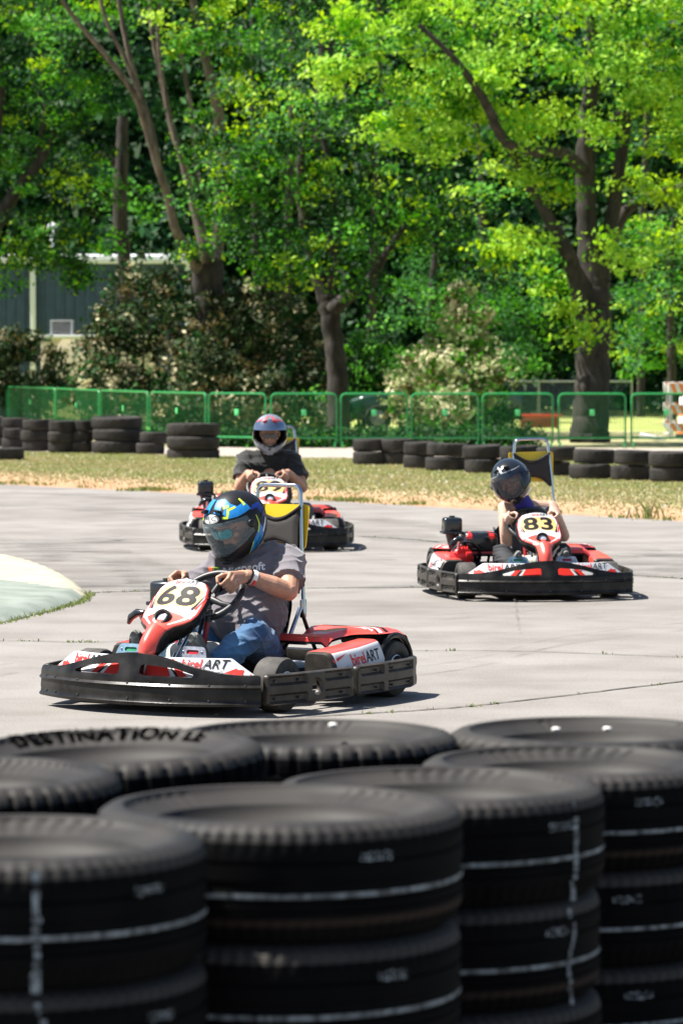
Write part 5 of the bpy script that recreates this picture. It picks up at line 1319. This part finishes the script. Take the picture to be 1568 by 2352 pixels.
tree('large maple with thick dark trunk and bright yellow-green crown, on the right',
     [([(1352, base_of(d) + 4, 62), (1352, 990, 52), (1358, 900, 47), (1362, 780, 46), (1362, 690, 46), (1366, 640, 40)], d),
      ([(1362, 690, 38), (1352, 600, 27), (1345, 500, 22), (1342, 400, 22), (1347, 280, 20), (1360, 150, 15), (1350, 0, 12), (1340, -120, 8)], d),
      ([(1350, 720, 30), (1315, 620, 19), (1290, 560, 17), (1240, 470, 12), (1185, 375, 11), (1150, 300, 8)], [d, d - .4, d - .8, d - 1, d - 1.2, d - 1.4]),
      ([(1345, 400, 16), (1290, 352, 13), (1220, 350, 11), (1155, 322, 11), (1120, 250, 10), (1085, 195, 8), (1040, 135, 6), (960, 60, 5)], [d, d - 1.2, d - 2.2, d - 3.0, d - 3.6, d - 4, d - 4.2, d - 4.3]),
      ([(1370, 640, 28), (1400, 520, 16), (1418, 400, 14), (1432, 300, 13), (1448, 150, 10), (1460, 0, 7)], d),
      ([(1385, 600, 20), (1440, 480, 12), (1568, 430, 9), (1700, 380, 6)], d + .5), ([(1350, 330, 10), (1385, 320, 11), (1400, 290, 8), (1450, 220, 6)], d - .5)],
     [(800, 100, 90, 70, d - 4, 1.2), (880, 40, 130, 110, d - 3, 1.4), (780, 180, 60, 50, d - 4, .8), (960, 200, 150, 110, d - 3.2, 1.4), (1080, 60, 190, 140, d - 2.6, 1.6), (900, 300, 90, 60, d - 3, .8), (1010, 340, 90, 60, d - 2.6, .8),
      (1200, 180, 200, 130, d - 2.6, 1.5), (1300, 40, 220, 150, d - 1.5, 2), (1450, 80, 200, 160, d - 1, 2), (1440, 260, 120, 90, d - 1.6, 1), (1230, 330, 90, 60, d - 2, .8), (1240, 430, 90, 60, d - 1.6, .7), (1090, 270, 100, 60, d - 2.6, .8),
      (1560, 250, 130, 140, d, 1.5), (1500, 420, 120, 80, d, 1), (1200, 560, 90, 50, d - 1, .7), (1440, 560, 80, 50, d - 1, .6), (1290, 700, 40, 20, d - 1.5, .4), (1345, 760, 46, 20, d - 1.4, .3), (1260, 640, 60, 40, d, .6),
      (1480, -150, 230, 90, d, 2), (1700, 60, 180, 260, d, 2), (1600, -260, 220, 120, d - 1, 3)],  # last mass added above the view to shade the crown's right side
     BARK, ['sun', 'lime', 'mid'], [.44, .28, .28], 21, per=60, rad=.44, size=.066, dens=1.0)
d = 81.0
tree('mid-green tree forking low over the flowering bushes, in the middle',
     [([(778, base_of(d), 34), (775, 900, 28), (768, 800, 26), (757, 720, 27), (748, 670, 26)], d), ([(752, 690, 20), (722, 620, 15), (700, 520, 12), (690, 400, 10), (700, 280, 7)], d), ([(765, 710, 18), (800, 680, 15), (850, 640, 11), (900, 560, 8), (960, 480, 6)], d - .5), ([(750, 680, 16), (770, 560, 11), (760, 430, 9), (740, 300, 6)], d), ([(740, 320, 22), (745, 200, 20), (750, 60, 16)], d + 6)],
     [(640, 560, 110, 60, d - 2, 1), (560, 480, 110, 70, d - 2, 1), (700, 620, 110, 50, d - 2.4, .8), (800, 560, 120, 70, d - 2, 1.2), (660, 400, 150, 80, d - 1.6, 1.4), (820, 430, 150, 90, d - 1.4, 1.4), (960, 520, 130, 80, d - 1, 1.4), (1060, 430, 120, 90, d - 1, 1.4), (1060, 600, 120, 60, d, 1.4), (540, 330, 130, 80, d - 1.8, 1.2), (700, 260, 150, 90, d - 1.4, 1.2), (850, 300, 120, 80, d, 1.2), (500, 420, 70, 40, d - 2.6, .6), (600, 200, 110, 60, d - 1, 1),
      (840, 660, 50, 22, d - 2, .5), (620, 640, 40, 22, d - 2, .5), (900, 230, 120, 60, d + 1, 1), (640, -100, 180, 130, d + 3, 3), (760, 80, 120, 100, d + 3, 1.5)],
     BARK, ['mid', 'lime', 'deep'], [.42, .06, .52], 22, per=60, rad=.48, size=.066, dens=.85)
d = 86.0
tree('tall tree with pale bare stems fanning from a dark trunk, left of middle',
     [([(486, base_of(d), 40), (484, 800, 38), (480, 700, 38), (476, 620, 44), (468, 570, 34)], d),
      ([(470, 640, 24), (430, 570, 17), (405, 530, 14), (385, 450, 13), (368, 395, 13), (335, 285, 12), (308, 215, 10), (245, 130, 8), (170, 40, 7), (120, -40, 5)], [d, d - .6, d - 1, d - 1.2, d - 1.4, d - 1.6, d - 1.8, d - 2, d - 2.2, d - 2.4]),
      ([(368, 395, 10), (350, 300, 9), (318, 200, 9), (290, 90, 8), (268, -40, 6)], d - 1.3), ([(320, 215, 7), (290, 140, 7), (250, 60, 6), (225, -30, 5)], d - 1.8),
      ([(478, 600, 24), (448, 480, 14), (420, 370, 12), (395, 290, 11), (372, 180, 9), (350, 60, 8), (345, -60, 6)], d - .5), ([(405, 330, 8), (385, 240, 7), (365, 100, 6), (372, -40, 5)], d - .8),
      ([(488, 620, 26), (505, 500, 20), (508, 380, 20), (500, 250, 18), (470, 120, 14), (440, -20, 10)], d + .4), ([(470, 440, 7), (450, 380, 7), (440, 250, 7), (415, 120, 6)], d - .4), ([(505, 450, 6), (460, 440, 5), (440, 400, 4)], d - 1)],
     [(430, 40, 110, 60, d - 2.4, 1), (430, 90, 80, 40, d - 2.8, .6), (560, 60, 130, 80, d, 1.2), (250, 0, 150, 60, d + 1, 1.2), (470, 330, 60, 60, d - 1, .6), (560, 200, 90, 90, d, 1), (440, 560, 40, 40, d - 1, .4), (340, -60, 200, 50, d, 1.5), (400, -320, 330, 200, d, 3.5), (120, 100, 90, 90, d + 1, 1), (480, 480, 60, 40, d - 1.6, .5)],  # widest mass added above the view to cast shade on the foliage below
     BARKL, ['mid', 'lime', 'deep'], [.50, .22, .28], 23, per=60, rad=.45, size=.066, dens=.7)
d = 97.0
tree('straight dark trunk with a broken pale top, standing before the grey building', [([(288, base_of(d), 21), (286, 800, 18), (287, 620, 17), (276, 470, 20), (281, 380, 18), (284, 270, 14)], d), ([(280, 400, 8), (250, 360, 5), (200, 350, 3)], d)],
     [(230, 420, 60, 60, d + 1, .8), (330, 460, 40, 60, d + 1, .6), (270, 560, 40, 25, d, .5)], BARK, ['mid', 'deep'], [.6, .4], 24, per=26, rad=.4, size=.08, dens=.7)
d = 92.0
tree('shaded tree with a drooping crown at the left edge in front of the building', [([(-70, base_of(d), 30), (-60, 700, 26), (-30, 560, 22), (40, 440, 16), (95, 370, 13), (130, 300, 8)], d), ([(-40, 600, 18), (-20, 400, 12), (10, 200, 9)], d), ([(95, 370, 10), (96, 330, 8), (110, 240, 6)], d)],
     [(30, 90, 150, 110, d, 1.6), (170, 220, 120, 90, d, 1.2), (10, 280, 110, 100, d, 1.4), (180, 360, 90, 80, d, 1), (80, 520, 110, 50, d - 1, 1), (180, 540, 80, 30, d - 1, .8), (40, 585, 90, 22, d - 1.6, .8), (160, 640, 45, 36, d - 1.6, .5), (120, 590, 60, 16, d - 1.6, .5), (20, 590, 60, 20, d - 1.8, .5), (70, 600, 70, 18, d - 2, .5), (130, 600, 60, 20, d - 2, .5), (175, 605, 40, 20, d - 2, .5), (180, 640, 30, 40, d - 2.2, .4), (-10, 650, 40, 60, d - 1, .5), (230, 470, 70, 50, d, 1), (90, 420, 80, 50, d, .9), (0, -60, 220, 80, d, 2), (-300, -300, 400, 260, d, 3.5), (150, -300, 300, 200, d, 3), (-350, 100, 250, 250, d, 2.5)],  # wide masses above the view added to cast shade on the left trees
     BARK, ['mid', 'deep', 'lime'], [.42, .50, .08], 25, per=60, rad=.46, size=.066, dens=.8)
d = 100.0
tree('small sunlit tree filling the gap right of the large trunk', [([(1540, base_of(d), 14), (1540, 800, 12), (1535, 650, 10), (1545, 500, 7)], d), ([(1536, 700, 8), (1480, 600, 5)], d)],
     [(1500, 560, 90, 60, d, 1.4), (1560, 680, 110, 80, d, 1.4), (1460, 720, 60, 70, d + 1, 1), (1540, 800, 90, 60, d, 1.2), (1450, 830, 40, 40, d + 1, .8), (1620, 560, 90, 120, d, 1.4)], BARK, ['mid', 'far', 'lime'], [.4, .4, .2], 26, per=52, rad=.5, size=.066, dens=.9)
d = 104.0
tree('mid-distance tree with loose layered foliage behind the pale blossoming bush', [([(985, base_of(d), 16), (985, 800, 14), (990, 700, 11), (1000, 560, 8)], d), ([(988, 740, 8), (930, 680, 5)], d)],
     [(930, 740, 80, 24, d - 1, .8), (1040, 720, 90, 50, d, 1), (1180, 740, 90, 60, d, 1), (1130, 660, 100, 50, d, 1), (960, 680, 60, 30, d, .8), (1220, 830, 70, 50, d, 1), (880, 830, 60, 40, d, .8), (1160, 830, 60, 40, d - 1, .8), (1030, 620, 140, 60, d + 1, 1)], BARK, ['far', 'mid'], [.65, .35], 27, per=52, rad=.5, size=.066, dens=.9)
# woods behind as one mass, with trunks one can tell apart in front of it
rs = np.random.RandomState(5); n = 3200
C = np.stack([rs.uniform(-34, 34, n), rs.uniform(116, 130, n), rs.uniform(.3, 20, n) ** 1.0], 1)
wd = leaves('far_woods', C, ['deep', 'back', 'far'], [.48, .44, .08], 34, 1.1, .19, None, 5); tag(wd, kind='stuff')
HM = mat('sky_blocker_green', (.010, .03, .008), .95, col2=(.02, .05, .014), vscale=1.2, detail=10)
mb = MB(); mb.grid(lambda u, v: Vector((-120 + 240 * u, 142 + 50 * v, 34 * smooth01(v * 1.6) * (.8 + .2 * math.sin(u * 9)) - .1)), 40, 12, HM); tag(mb.build('sky_blocker_hill'), kind='structure')  # made-up slope added behind the woods to block bright sky gaps
C2 = np.stack([rs.uniform(-36, 36, 2000), rs.uniform(131, 138, 2000), rs.uniform(0, 22, 2000)], 1)
w2 = leaves('far_woods', C2, ['back'], [1], 30, 1.6, .42, None, 6); tag(w2, kind='stuff')
for i, (px, r, dd, lean) in enumerate([(850, 11, 112, 10), (1120, 10, 113, -14), (655, 12, 111, 8), (1470, 9, 114, 6), (590, 9, 112, -5)]):
    mb = MB(); limbs(mb, [([(px, base_of(dd), r * 1.3), (px + lean * .3, 760, r), (px + lean, 500, r * .9), (px + lean * 2, 200, r * .7), (px + lean * 2, -60, r * .5)], dd)], BARK)
    loc = at(px, base_of(dd), dd); loc.z = 0; mb.V = [tuple(Vector(v) - loc) for v in mb.V]
    rt0 = empty('woodland_tree', loc); mb.build('trunk', rt0); cc = blobs(np.random.RandomState(70 + i), [(px + lean * 2, 60, 110, 90, dd, 1.4), (px + lean, 330, 80, 60, dd, 1.2), (px + lean, 560, 60, 40, dd, 1)], .35)
    leaves('crown', cc - np.array(loc), ['deep', 'mid', 'far'], [.45, .3, .25], 26, .6, .10, rt0, 80 + i)
    tag(rt0, f"slender dark woodland trunk, {ordn[sorted([850, 1120, 655, 1470, 590]).index(px)]} from the left among the far trees", 'tree', 'trees in the far woods')
# ------------------------------------------------------------------ bushes
def bush(label, L_, mats, wts, seed, dens=1.6, per=26, size=.07, rad=.24, name='flowering_bush'):
    c = L_[0]; loc = at(c[0], base_of(c[4]), c[4]); loc.z = 0; root = empty(name, loc); tag(root, label, 'bush', 'flowering bushes along the barriers')
    C = blobs(np.random.RandomState(seed), L_, dens, .6); C = C[C[:, 2] > .1]
    leaves('foliage', C - np.array(loc), mats, wts, per, rad, size, root, seed, flatz=.8, up=.6)
    mb = MB(); rs = random.Random(seed)
    for q in range(5):
        a = rs.uniform(-1, 1); top = at(c[0] + a * c[2] * .7, c[1] - c[3] * .2, c[4]) - loc; mb.tube([(a * .15, rs.uniform(-.15, .15), 0), top * .5 + Vector((a * .1, 0, 0)), top], [.04, .03, .012], BARK, 6)
    mb.build('stems', root); return root
PM = ['pho', 'deep', 'phr', 'flo']; 
bush('dark low bush with a few pale blossoms at the left edge', [(60, 850, 110, 80, 95, 1.0), (-30, 880, 80, 90, 95, .8), (110, 900, 70, 50, 94, .6), (40, 790, 60, 30, 95, .5)], PM, [.66, .22, .09, .03], 31, dens=6)
bush('tall dark bush with cream blossom down its left side, before the multi-stemmed tree', [(330, 700, 100, 90, 88, .9), (340, 800, 120, 100, 87, 1.0), (250, 790, 60, 80, 86.5, .5), (400, 660, 50, 60, 88, .6), (300, 910, 110, 80, 86, .8), (250, 900, 70, 80, 85.5, .5), (290, 955, 120, 50, 84, .5), (200, 900, 40, 60, 84, .4)], PM, [.58, .26, .09, .07], 32, dens=5.5)
bush('broad brown-red bush with scattered blossom left of the middle tree', [(520, 740, 80, 90, 86, .8), (500, 840, 100, 110, 85, .9), (600, 700, 80, 60, 86.5, .7), (650, 800, 90, 110, 85.5, .9), (560, 900, 120, 80, 84, .7), (700, 880, 50, 60, 84.5, .5), (450, 880, 60, 90, 84, .5), (500, 960, 110, 50, 82, .5), (680, 965, 100, 50, 82, .5), (400, 960, 60, 50, 82, .5)], PM, [.62, .17, .16, .05], 33, dens=5.5)
bush('pale bush covered in cream blossom behind the barriers, right of the parked car', [(1030, 860, 130, 70, 78, .9), (985, 840, 50, 42, 77.5, .5), (1080, 760, 60, 70, 79, .6), (1065, 690, 40, 50, 79.5, .4), (1000, 960, 90, 70, 76, .6), (920, 920, 30, 60, 76, .4), (1110, 880, 70, 60, 78.5, .6)], ['pale', 'flo', 'mid', 'phr'], [.38, .18, .40, .04], 34, dens=5)
bush('dark hedge-like shrub between the blossoming bush and the open field', [(1150, 940, 60, 55, 82, .7), (1100, 960, 60, 50, 82, .6), (1050, 960, 70, 50, 83, .6)], ['deep', 'mid'], [.8, .2], 36, dens=4)
bush('dark low bush in the shade beside the middle tree trunk', [(830, 840, 60, 70, 90, .8), (860, 790, 50, 40, 91, .6), (740, 900, 30, 50, 88, .4), (830, 900, 50, 40, 90, .5), (740, 965, 60, 45, 83, .5)], ['deep', 'mid'], [.7, .3], 35, dens=5)
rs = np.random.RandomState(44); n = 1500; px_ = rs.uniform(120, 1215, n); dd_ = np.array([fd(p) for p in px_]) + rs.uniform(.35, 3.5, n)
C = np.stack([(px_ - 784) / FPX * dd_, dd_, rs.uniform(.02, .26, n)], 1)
ug = leaves('shadow_band_growth', C, ['deep', 'mid', 'pho'], [.75, .05, .2], 22, .26, .055, None, 44); tag(ug, kind='stuff')  # dark leaf clumps added to imitate the shadow band below the barriers
# ------------------------------------------------------------------ building
WS = mat('slate_cladding', (0.028, 0.062, 0.115), 0.5, var=.15, vscale=3); RW = mat('white_roof', (0.72, 0.74, 0.78), .5); TRM = mat('white_trim', (0.7, 0.71, 0.72), .5); GL = mat('dark_glass', (.02, .03, .04), .1, coat=1)
dB = 109.0; xr = (440 - 784) / FPX * dB; zt = CAM_H + (HOR - 606) / FPX * dB
root = empty('metal_building', (xr - 8, dB + 4, 0)); tag(root, 'slate blue metal building with a white roof, half hidden by trees on the left', 'building')
mb = MB(); mb.box((0, 0, zt / 2), (16, 8, zt), WS)
for k in range(54): mb.box((-7.9 + .3 * k, -4.03, zt / 2), (.05, .06, zt), WS)
mb.build('wall', root)
mb = MB(); mb.add([(-8.4, -4.5, zt), (8.3, -4.5, zt), (8.3, 4.5, zt), (-8.4, 4.5, zt), (-8.4, -4.5, zt + .22), (8.3, -4.5, zt + .22), (8.3, 4.5, zt + .22), (-8.4, 4.5, zt + .22), (-8.4, 0, zt + .42), (8.3, 0, zt + .42)],
    [(0, 1, 5, 4), (2, 3, 7, 6), (4, 5, 9, 8), (6, 7, 8, 9), (1, 2, 6, 5), (5, 6, 9), (0, 4, 7, 3), (4, 8, 7), (3, 2, 1, 0)], RW, False); rf = mb.build('roof', root)
mb = MB(); mb.tube([(3.6, -2, zt + .6), (3.6, -2, zt + 1.2)], .06, TRM, 8); mb.lathe([(.14, 0), (.14, .12), (0, .2)], TRM, 12, Matrix.Translation((3.6, -2, zt + 1.15))); mb.build('vent_pipe', rf)
mb = MB(); mb.box((0, -4.45, zt + .08), (16.6, .14, .16), TRM, .02); mb.build('gutter', root)
for x in ((78 - 784) / FPX * dB - (xr - 8), 7.9):
    mb = MB(); mb.box((x, -4.2, zt / 2), (.17, .16, zt), TRM, .02); mb.build('downspout', root)
mb = MB(); mb.box((-6.3, -4.1, 1.3), (1.1, .1, 2.4), TRM, .01); mb.box((-6.3, -4.16, 1.3), (.9, .04, 2.2), GL); mb.build('door', root)
BG = mat('beige_wall', (0.62, 0.53, 0.42), .8, var=.06, vscale=3); dS = 101.0; xa = (95 - 784) / FPX * dS; xb = (345 - 784) / FPX * dS; zs = CAM_H + (HOR - 777) / FPX * dS
root = empty('beige_outbuilding', ((xa + xb) / 2, dS + 1.5, 0)); tag(root, 'small flat-roofed beige outbuilding in front of the slate building', 'building')
mb = MB(); mb.box((0, 0, zs / 2), (xb - xa, 3, zs), BG, .02); mb.build('wall', root); mb = MB(); mb.box((0, 0, zs + .05), (xb - xa + .2, 3.2, .1), TRM, .02); mb.build('roof', root)
AC = mat('unit_grey', (.35, .36, .36), .5, metal=.3)
root2 = empty('air_conditioner', ((138 - 784) / FPX * dS, dS + .9, zs + .1)); tag(root2, 'grey air conditioning unit on the roof of the beige outbuilding', 'air conditioner')
mb = MB(); mb.box((0, 0, .20), (.58, .58, .36), mat('unit_dark', (.06, .06, .06), .7), .02); mb.build('coil', root2)
mb = MB()
for sx in (-1, 1):
    for sy in (-1, 1): mb.box((sx * .29, sy * .29, .21), (.05, .05, .42), AC, .005)
for q in range(7): mb.box((0, -.30, .06 + q * .055), (.58, .012, .012), AC)
mb.box((0, 0, .41), (.64, .64, .04), AC, .01); mb.build('casing', root2)
# ------------------------------------------------------------------ parked car
CG = mat('dark_green_paint', (0.012, 0.045, 0.032), .25, coat=.8); CT = mat('car_tyre', (.02, .02, .02), .8); CW = mat('alloy', (.5, .5, .5), .3, metal=.9); CGL = mat('windscreen_glass', (.25, .33, .40), .05, coat=1.0, metal=.5)
dC = 88.0; cx0 = (790 - 784) / FPX * dC; root = empty('parked_car', (cx0 + 2.2, dC + .9, 0)); tag(root, 'dark green car parked behind the barriers and the pale bush, windscreen glinting', 'car')
def carbody(u, v):
    x = -2.2 + 4.4 * u; zt_ = lerpt([(0, .62), (.03, .80), (.10, .92), (.24, 1.0), (.40, 1.48), (.48, 1.55), (.80, 1.54), (.93, 1.2), (1, .9)], u); zb = .28
    w = .86 * (1 - .25 * max(0, abs(u - .5) - .40) / .1); a = 2 * math.pi * v; e = .35
    cz = (zt_ + zb) / 2; yy = w * math.copysign(abs(math.cos(a)) ** e, math.cos(a)); zz = cz + (zt_ - zb) / 2 * math.copysign(abs(math.sin(a)) ** e, math.sin(a))
    if zz > 1.0: yy *= 1 - .28 * (zz - 1.0)
    return Vector((x, yy, zz))
mb = MB(); mb.grid(lambda v, u: carbody(u, v), 48, 60, CG, closeu=True); mb.F.append(tuple(reversed(range(48)))); mb.M.append(0); mb.S.append(True); o_ = 60 * 48; mb.F.append(tuple(range(o_, o_ + 48))); mb.M.append(0); mb.S.append(True)
body = mb.build('body', root); cb = mb.bvh()
mb = MB(); 
def wsn(u, v): 
    x = lerpt([(0, -1.12), (1, -.50)], v); z = lerpt([(0, 1.02), (1, 1.47)], v) + .03; return Vector((x - .02, (-.72 + 1.44 * u) * (1 - .10 * v), z - .02 * (2 * u - 1) ** 2))
mb.grid(wsn, 10, 6, CGL); mb.build('windscreen', root)
for xs_, xe in ((-.55, .30), (.36, 1.15), (1.2, 1.75)):
    mb = MB(); mb.add([(xs_, -.862, 1.0), (xe, -.862, 1.0), (xe - .05, -.76, 1.40), (xs_ + (.32 if xs_ < -.4 else .02), -.76, 1.40)], [(0, 1, 2, 3)], GL, False); mb.build('side_window', root)
for x in (-1.36, 1.30):
    T = Matrix.Translation((x, -.80, .33)) @ Matrix.Rotation(R(90), 4, 'X'); mb = MB(); mb.lathe([(.20, -.1), (.30, -.11), (.33, -.08), (.33, .08), (.30, .11), (.20, .1)], CT, 32, T); w_ = mb.build('wheel', root)
    mb = MB(); mb.lathe([(.20, .10), (.18, .06), (.06, .07), (.05, .1), (0, .1)], CW, 24, T)
    for q in range(5):
        a = q * 2 * math.pi / 5; mb.box((.12 * math.cos(a), .12 * math.sin(a), .085), (.16, .04, .02), CW, .004, rot=(0, 0, a), T=T)
    mb.build('rim', w_)
for y in (-.6, .6):
    mb = MB(); mb.ball((-2.12, y, .72), (.08, .17, .09), mat('lamp_glass', (.7, .72, .75), .1, coat=1), 12); mb.build('headlight', root)
# ------------------------------------------------------------------ red bench-like low barrier, chain fence, barricades
dR = 92.0; xc = (1242 - 784) / FPX * dR; root = empty('red_bench', (xc, dR, 0)); tag(root, 'low red topped bench with a dark red front board on the grass beyond the barriers', 'bench')
RD = mat('red_bench_paint', (.62, .05, .03), .5); RB = mat('brown_red_board', (.22, .045, .03), .7)
mb = MB(); mb.box((0, 0, .335), (1.05, .40, .07), RD, .01); mb.build('seat', root); mb = MB(); mb.box((-.05, -.17, .16), (1.0, .05, .27), RB, .008); mb.build('front_board', root)
for x in (-.42, .42): mb = MB(); mb.box((x, .05, .15), (.08, .3, .30), RB, .01); mb.build('leg', root)
mb = MB(); 
WR = mat('galvanised_wire', (.28, .30, .30), .4, metal=.6); dF = 108.0; xa = (1130 - 784) / FPX * dF; xb = (1450 - 784) / FPX * dF; root = empty('chain_link_fence', ((xa + xb) / 2, dF, 0)); tag(root, 'grey chain-link fence across the field behind the large trunk', 'fence')
hw = (xb - xa) / 2; mb.tube([(-hw, 0, 1.15), (hw, 0, 1.15)], .025, WR, 6); mb.tube([(-hw, 0, .08), (hw, 0, .08)], .02, WR, 6); mb.build('rail', root)
mb = MB()
for k in range(int(hw * 2 / .11)):
    x = -hw + k * .11
    for dx in (-1, 1):
        x2 = x + dx * 1.05
        if -hw <= x2 <= hw: mb.tube([(x, 0, .08), (x2, 0, 1.13)], .005, WR, 3, caps=False, smooth=False)
mb.build('mesh', root)
for k in range(4): mb = MB(); mb.tube([(-hw + k * hw * 2 / 3, .02, 0), (-hw + k * hw * 2 / 3, .02, 1.2)], .035, WR, 8); mb.build('post', root)
OR = mat('barricade_orange', (.95, .24, .02), .5); BW = mat('barricade_white', (.82, .82, .80), .5)
def barricade(px, d, rz, label, tilt=0):
    root = empty('road_barricade', (at(px, 0, d).x, d, 0), R(rz)); tag(root, label, 'barricade', 'orange and white road barricades')
    for zc, hh_ in ((1.12, .24), (.66, .20), (.26, .18)):
        mb = MB(); W_ = 1.3; nS = 6
        mb.box((0, 0, zc), (W_, .035, hh_), BW, .004)
        for k in range(nS):
            x = -W_ / 2 + .04 + k * W_ / nS; mb.add([(x, -.021, zc + hh_ / 2 - .002), (x + .10, -.021, zc + hh_ / 2 - .002), (min(W_ / 2, x + .20), -.021, zc - hh_ / 2 + .002), (x + .10, -.021, zc - hh_ / 2 + .002)], [(0, 3, 2, 1)], OR, False)
        mb.build('board', root)
    for x in (-.55, .55):
        mb = MB(); mb.box((x, .04, .6), (.05, .05, 1.2), mat('barricade_leg', (.5, .5, .5), .5, metal=.5), .004); mb.box((x, .04, .03), (.08, .9, .05), BW, .008); mb.build('leg', root)
barricade(1586, 84, 0, 'orange and white striped road barricade behind the last barrier, at the right edge')
barricade(1590, 79, 28, 'second striped barricade turned at an angle, low in front of the first')
dD = 80.0; root = empty('traffic_drum', (at(1576, 0, dD).x, dD, 0)); tag(root, 'upright orange and white banded traffic drum at the right edge', 'traffic drum')
mb = MB(); mb.lathe([(.25, 0), (.25, .08), (.21, .10), (.205, .28), (.20, .30), (.195, .48), (.19, .50), (.185, .68), (.18, .70), (.17, .92), (0, .95)], lambda i: [CT, CT, OR, OR, BW, BW, OR, OR, BW, BW][i], 28); mb.build('drum_body', root); mb = MB(); mb.tube([(-.06, 0, .94), (-.05, 0, 1.0), (.05, 0, 1.0), (.06, 0, .94)], .014, OR, 6); mb.build('handle', root)
mb = MB(); mb.box((0, 0, .09), (.42, .16, .10), BW, .03, rot=(0, R(12), R(-20))); mb.box((.22, .05, .05), (.30, .12, .07), BW, .02, rot=(0, R(4), R(-25))); sbg = mb.build('sandbag'); sbg.location = at(1490, 0, 77); sbg.location.z = 0; tag(sbg, 'white weight bag lying on the grass behind the last barrier', 'sandbag')
